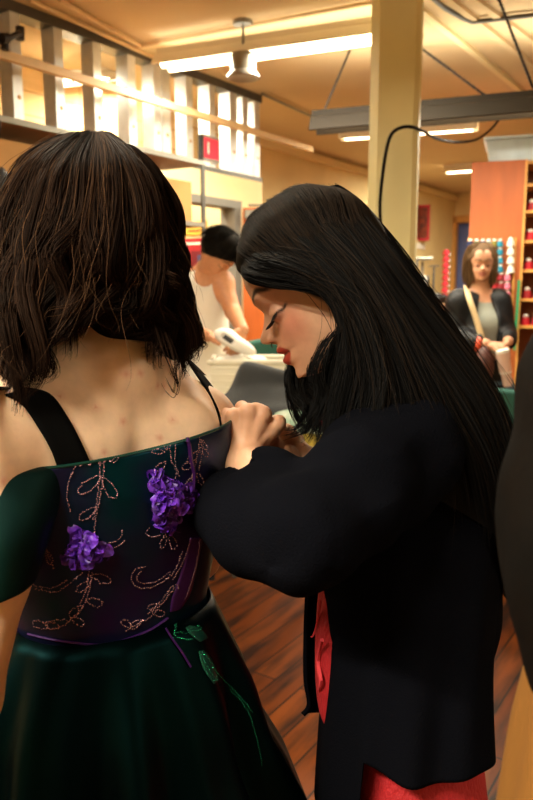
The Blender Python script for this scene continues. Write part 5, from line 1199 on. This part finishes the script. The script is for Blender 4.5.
def trousers(J, off, z0=.06, z1=1.0):
    def f(p):
        g = None
        for s in 'LR':
            q = chain(p,[(J['hp'+s],.098+off),(J['kn'+s],.065+off),(J['an'+s],.05+off)],.02); g = q if g is None else smin(g,q,.02)
        g = smin(g, cap(p,J['hip'],Vector(J['hip'])+ZV*.08,.14+off), .05)+.003*noise3(p,30,6); return smax(smax(g, z0-p[:,2], .01), p[:,2]-z1, .01)
    return f
lo, hi = bb([J[k] for k in ('hip','hpL','hpR','anL','anR')], .2); sdf_obj('jeans',trousers(J,.01),lo,hi,.014,'jeans',B_)
hf = lambda p: smax(smin(ell(toL3(p),(-.012,0,.014),(.104,.090,.103)), smin(ell(toL3(p),(-.02,.070,-.07),(.055,.022,.105)), ell(toL3(p),(-.02,-.070,-.07),(.055,.022,.105)),.01), .03), toL3(p)[:,0]-.035-np.clip(toL3(p)[:,2]+.002,0,1)*2.2+.2*np.abs(toL3(p)[:,1]), .008)
Vc,Fc = nets(hf, V3(hd)-.22, V3(hd)+.2, .006); hh = [(Vc,Fc,np.repeat(np.array([[.10,.055,.025]]),len(Vc),0))]
gg = []
for an in np.linspace(-2.6,2.6,9):
    sx, sy = -math.cos(an)*.0, math.sin(an); r0_ = math.cos(an)*-1
    gg.append([tuple(toW3([-.0+(-.02-.085*math.cos(an))*k1, .093*math.sin(an)*k1, z])) for k1,z in ((.2,.118),(.75,.095),(1,.035),(1.03,-.03),(1.0,-.09),(.98,-.15))])
hh.append(sheet(gg,1600,20,r=.0011,thick=.008,wave=.004,waven=1.2,clump=50,cl=.5,lenvar=.2,seed=31,base=(.15,.085,.04),root=.4,world=True,tint=.6))
V_,F_,c_ = join_np(hh); mesh_np('hair',V_,F_,'hair_light',B_,True,c_)
def strap_tube(pts,name,m,par,w=.025,th=.004):
    c_2 = [Vector(q) for q in catmull([tuple(q) for q in pts], 24)]; V=[]
    for i,p in enumerate(c_2):
        t_ = (c_2[min(i+1,23)]-c_2[max(i-1,0)]).normalized(); s_2 = t_.cross(Vector((0,-1,.1))).normalized(); V += [tuple(p-s_2*w/2),tuple(p+s_2*w/2)]
    o = mesh_np(name,np.array(V),np.array([[2*i,2*i+1,2*i+3,2*i+2] for i in range(23)]),m,par); q = o.modifiers.new('t','SOLIDIFY'); q.thickness=th; return o
bg = empty('shoulder_bag', PY(485,366,YW-.26), 'dark brown shoulder bag on a tan strap worn by the woman with the tumbler', 'bag')
pc_ = PY(484,366,YW-.26); sdf_obj('pouch', lambda p: ell(p,pc_,(.052,.05,.105))+.003*noise3(p,40,3), V3(pc_)-.16, V3(pc_)+.16, .009, 'bag_brown', bg)
strap_tube([PY(466,286,YW+.02),PY(467,289,YW-.06),PY(470,300,YW-.15),PY(476,318,YW-.19),PY(481,335,YW-.22),PY(484,352,YW-.25)],'strap','strap_tan',bg,.03)
w_ = J['wrL']-Vector((.035,-.02,-.0)); b = MB(); dv = Vector((1,-.25,-.12)).normalized(); b.lathe(w_,[(.036,-.012),(.040,-.006),(.040,.006),(.036,.012)],16,ax=dv); tag(b.build('bracelet','bracelet',B_,True))
tm0 = PY(502,350,YW-.30); tm1 = PY(508,386,YW-.30); tm = empty('tumbler', tm1, 'pale pink insulated tumbler held in both hands by the woman at the right', 'tumbler'); da = (tm0-tm1).normalized(); Lt = (tm0-tm1).length
b = MB(); b.lathe(tm1,[(.0001,0),(.022,0),(.024,.01),(.026,Lt*.35),(.031,Lt*.42),(.033,Lt*.92),(.0001,Lt*.92)],24,ax=da); b.build('cup','tumbler_pink',tm,True)
b = MB(); b.lathe(tm1+da*Lt*.92,[(.0001,0),(.034,0),(.034,.014),(.028,.02),(.0001,.02)],24,ax=da); b.build('lid','white_plain',tm,True)
b = MB(); b.lathe(tm1+da*(Lt*.38),[(.028,-.003),(.032,.0),(.028,.003)],20,ax=da); b.build('seam_ring','white_plain',tm,True)
# --- man in tank top
YM = 3.84; hm = PY(219,252,YM-.10); bxm = PY(197,330,YM).x
J2 = dict(head0=hm+Vector((-.02,.02,-.03)), neck=PY(203,274,YM), chest=PY(203,298,YM), waist=PY(200,335,YM), hip=Vector((bxm,YM+.03,.95)), shL=PY(188,283,YM+.06), shR=PY(222,283,YM-.09), elL=PY(178,326,YM-.02), elR=PY(233,312,YM-.15), wrL=PY(209,336,YM-.42), wrR=PY(243,330,YM-.40))
J2.update(footed((bxm,YM+.03)))
b2_ = bgperson(J2, skin=0)
lo, hi = bb([v for k,v in J2.items() if k!='toe'], .2); lo[2]=0
V1,F1 = nets(b2_, lo, hi, .012); SM = np.array([.60,.28,.14])
fdm = Vector((.62,-.25,-.75)).normalized(); ltm = Vector((.35,.93,0)).normalized()*1; ltm = (ltm-fdm*ltm.dot(fdm)).normalized(); upm = fdm.cross(ltm); upm = upm if upm.z>0 else -upm
toL4,toW4 = head_frame(hm+fdm*.095, fdm, upm, ltm)
V2,F2 = nets(lambda p: smin(head_f(toL4(p)), cap(p,J2['head0'],J2['neck'],.052,.058),.03), V3(hm)-.2, V3(hm)+.2, .005)
h1 = simple_hand(J2['wrL'], Vector((.8,-.4,-.1)).normalized(), Vector((0,0,-1))); V3_,F3_ = nets(h1, V3(J2['wrL'])-.16, V3(J2['wrL'])+.16, .005)
h2 = simple_hand(J2['wrR'], Vector((-.3,-.5,-.7)).normalized(), Vector((-.5,.6,-.3)).normalized()); V4_,F4_ = nets(h2, V3(J2['wrR'])-.16, V3(J2['wrR'])+.16, .005)
V_,F_,c_ = join_np([(V1,F1,np.repeat(SM[None],len(V1),0)),(V2,F2,face_col(V2,toL4,SM,0)),(V3_,F3_,np.repeat(SM[None],len(V3_),0)),(V4_,F4_,np.repeat(SM[None],len(V4_),0))])
Mn = empty('person', (bxm,YM+.03,0), 'man with short dark hair and white tank top looking down at the basket', 'person')
mesh_np('body',V_,F_,'skin',Mn,True,c_)
mat('tank_white','E2DCD0',.85,bump=.3,bscale=80); mat('trouser_grey','6E6A66',.85)
def tank(p):
    g = chain(p,[(J2['chest'],.147),(J2['waist'],.138),(J2['hip'],.152)],.05); up_ = smin(g, cap(p,Vector(J2['shL'])*.75+Vector(J2['shR'])*.25,Vector(J2['shR'])*.75+Vector(J2['shL'])*.25,.078),.06)+.003*noise3(p,30,3)
    nk = ell(p, Vector(J2['neck'])+Vector((.02,-.08,-.01)), (.058,.10,.068)); up_ = smax(up_, -nk, .005)
    for s in 'LR': up_ = smax(up_, -ell(p, Vector(J2['sh'+s])+Vector((-.055 if s=='L' else .055,0,-.02)), (.05,.12,.09)), .005)
    return smax(smax(up_, p[:,2]-J2['neck'].z-.015, .005), .93-p[:,2], .005)
lo, hi = bb([J2[k] for k in ('chest','waist','hip','shL','shR')], .2); sdf_obj('tank_top',tank,lo,hi,.010,'tank_white',Mn)
lo, hi = bb([J2[k] for k in ('hip','hpL','hpR','anL','anR')], .2); sdf_obj('trousers',trousers(J2,.012,.05,.98),lo,hi,.014,'trouser_grey',Mn)
hf2 = lambda p: smax(ell(toL4(p),(-.004,0,.018),(.108,.092,.104))+.004*noise3(p,110,4), (toL4(p)[:,0]-.06)*.6-(toL4(p)[:,2]-.005)*1.0, .008)
Vc,Fc = nets(hf2, V3(hm)-.2, V3(hm)+.2, .005); hh=[(Vc,Fc,np.repeat(np.array([[.006,.005,.004]]),len(Vc),0))]
gg = []
for an in np.linspace(0,2*pi,11): gg.append([tuple(toW4([(-.004+.108*k1*math.cos(an)), .093*k1*math.sin(an), z])) for k1,z in ((.15,.124),(.7,.10),(1.0,.045),(1.02,.0 if math.cos(an)<.3 else .03))])
hh.append(sheet(gg,1500,12,r=.0010,thick=.012,wave=.004,waven=1,clump=60,cl=.7,lenvar=.3,seed=41,base=(.010,.008,.006),root=.5,world=True))
V_,F_,c_ = join_np(hh); mesh_np('hair',V_,F_,'hair_black',Mn,True,c_)
# ================================================================ out of focus dress form at the right edge
mat('form_brown',(.003,.0025,.002),.8,bump=.4,bscale=40,var=.6,vscale=14,col2='0C0704',spec=.05); mat('satin_ochre','6A4208',.7,bump=.2,bscale=12,stretch=(4,4,.3))
DF = .45; fc = P(680,560,DF); dfm = empty('dress_form', (fc.x,fc.y,0), 'blurred dress form at the right edge wearing a dark brown garment with an ochre skirt', 'dress form')
fnf = lambda p: smin(chain(p,[(P(669,400,DF+.02),.084),(P(688,480,DF+.02),.107),(P(690,570,DF+.02),.104),(P(690,650,DF+.02),.10)],.04), cap(p,P(636,335,DF+.02),P(654,400,DF+.02),.048),.04)+.002*noise3(p,60,3)
lo, hi = bb([P(634,330,DF+.02),P(694,660,DF+.02)],.13); sdf_obj('torso',fnf,lo,hi,.007,'form_brown',dfm)
lvs = [(610,560,800,DF+.02,.085),(650,550,810,DF+.02,.095),(720,536,830,DF+.02,.105),(800,522,850,DF+.02,.115),(1100,480,900,DF+.02,.14)]
Vt,Ft = loft_px([(y,xl,xr,d,th) for y,xl,xr,d,th in lvs],80,'x',30,fold=.05,nf=8,seed=12); o = mesh_np('ochre_skirt',Vt,Ft,'satin_ochre',dfm)
b = MB(); b.tube([(fc.x,fc.y+.02,.03),(fc.x,fc.y+.02,1.3)],.010,10); b.build('pole','metal_dark',dfm)
b = MB(); b.lathe((fc.x,fc.y+.02,0),[(.0001,0),(.12,0),(.12,.015),(.03,.035),(.0001,.035)],24); b.build('base','metal_dark',dfm,True)
# ================================================================ world and view
w = bpy.data.worlds.new('world'); bpy.context.scene.world = w; w.use_nodes = True; w.node_tree.nodes['Background'].inputs[0].default_value = (1,.8,.55,1); w.node_tree.nodes['Background'].inputs[1].default_value = .02
vs = bpy.context.scene.view_settings; vs.view_transform = 'Standard'; vs.look = 'None'; vs.exposure = -0.22; vs.gamma = 1
try: bpy.context.scene.view_settings.use_curve_mapping = False
except Exception: pass
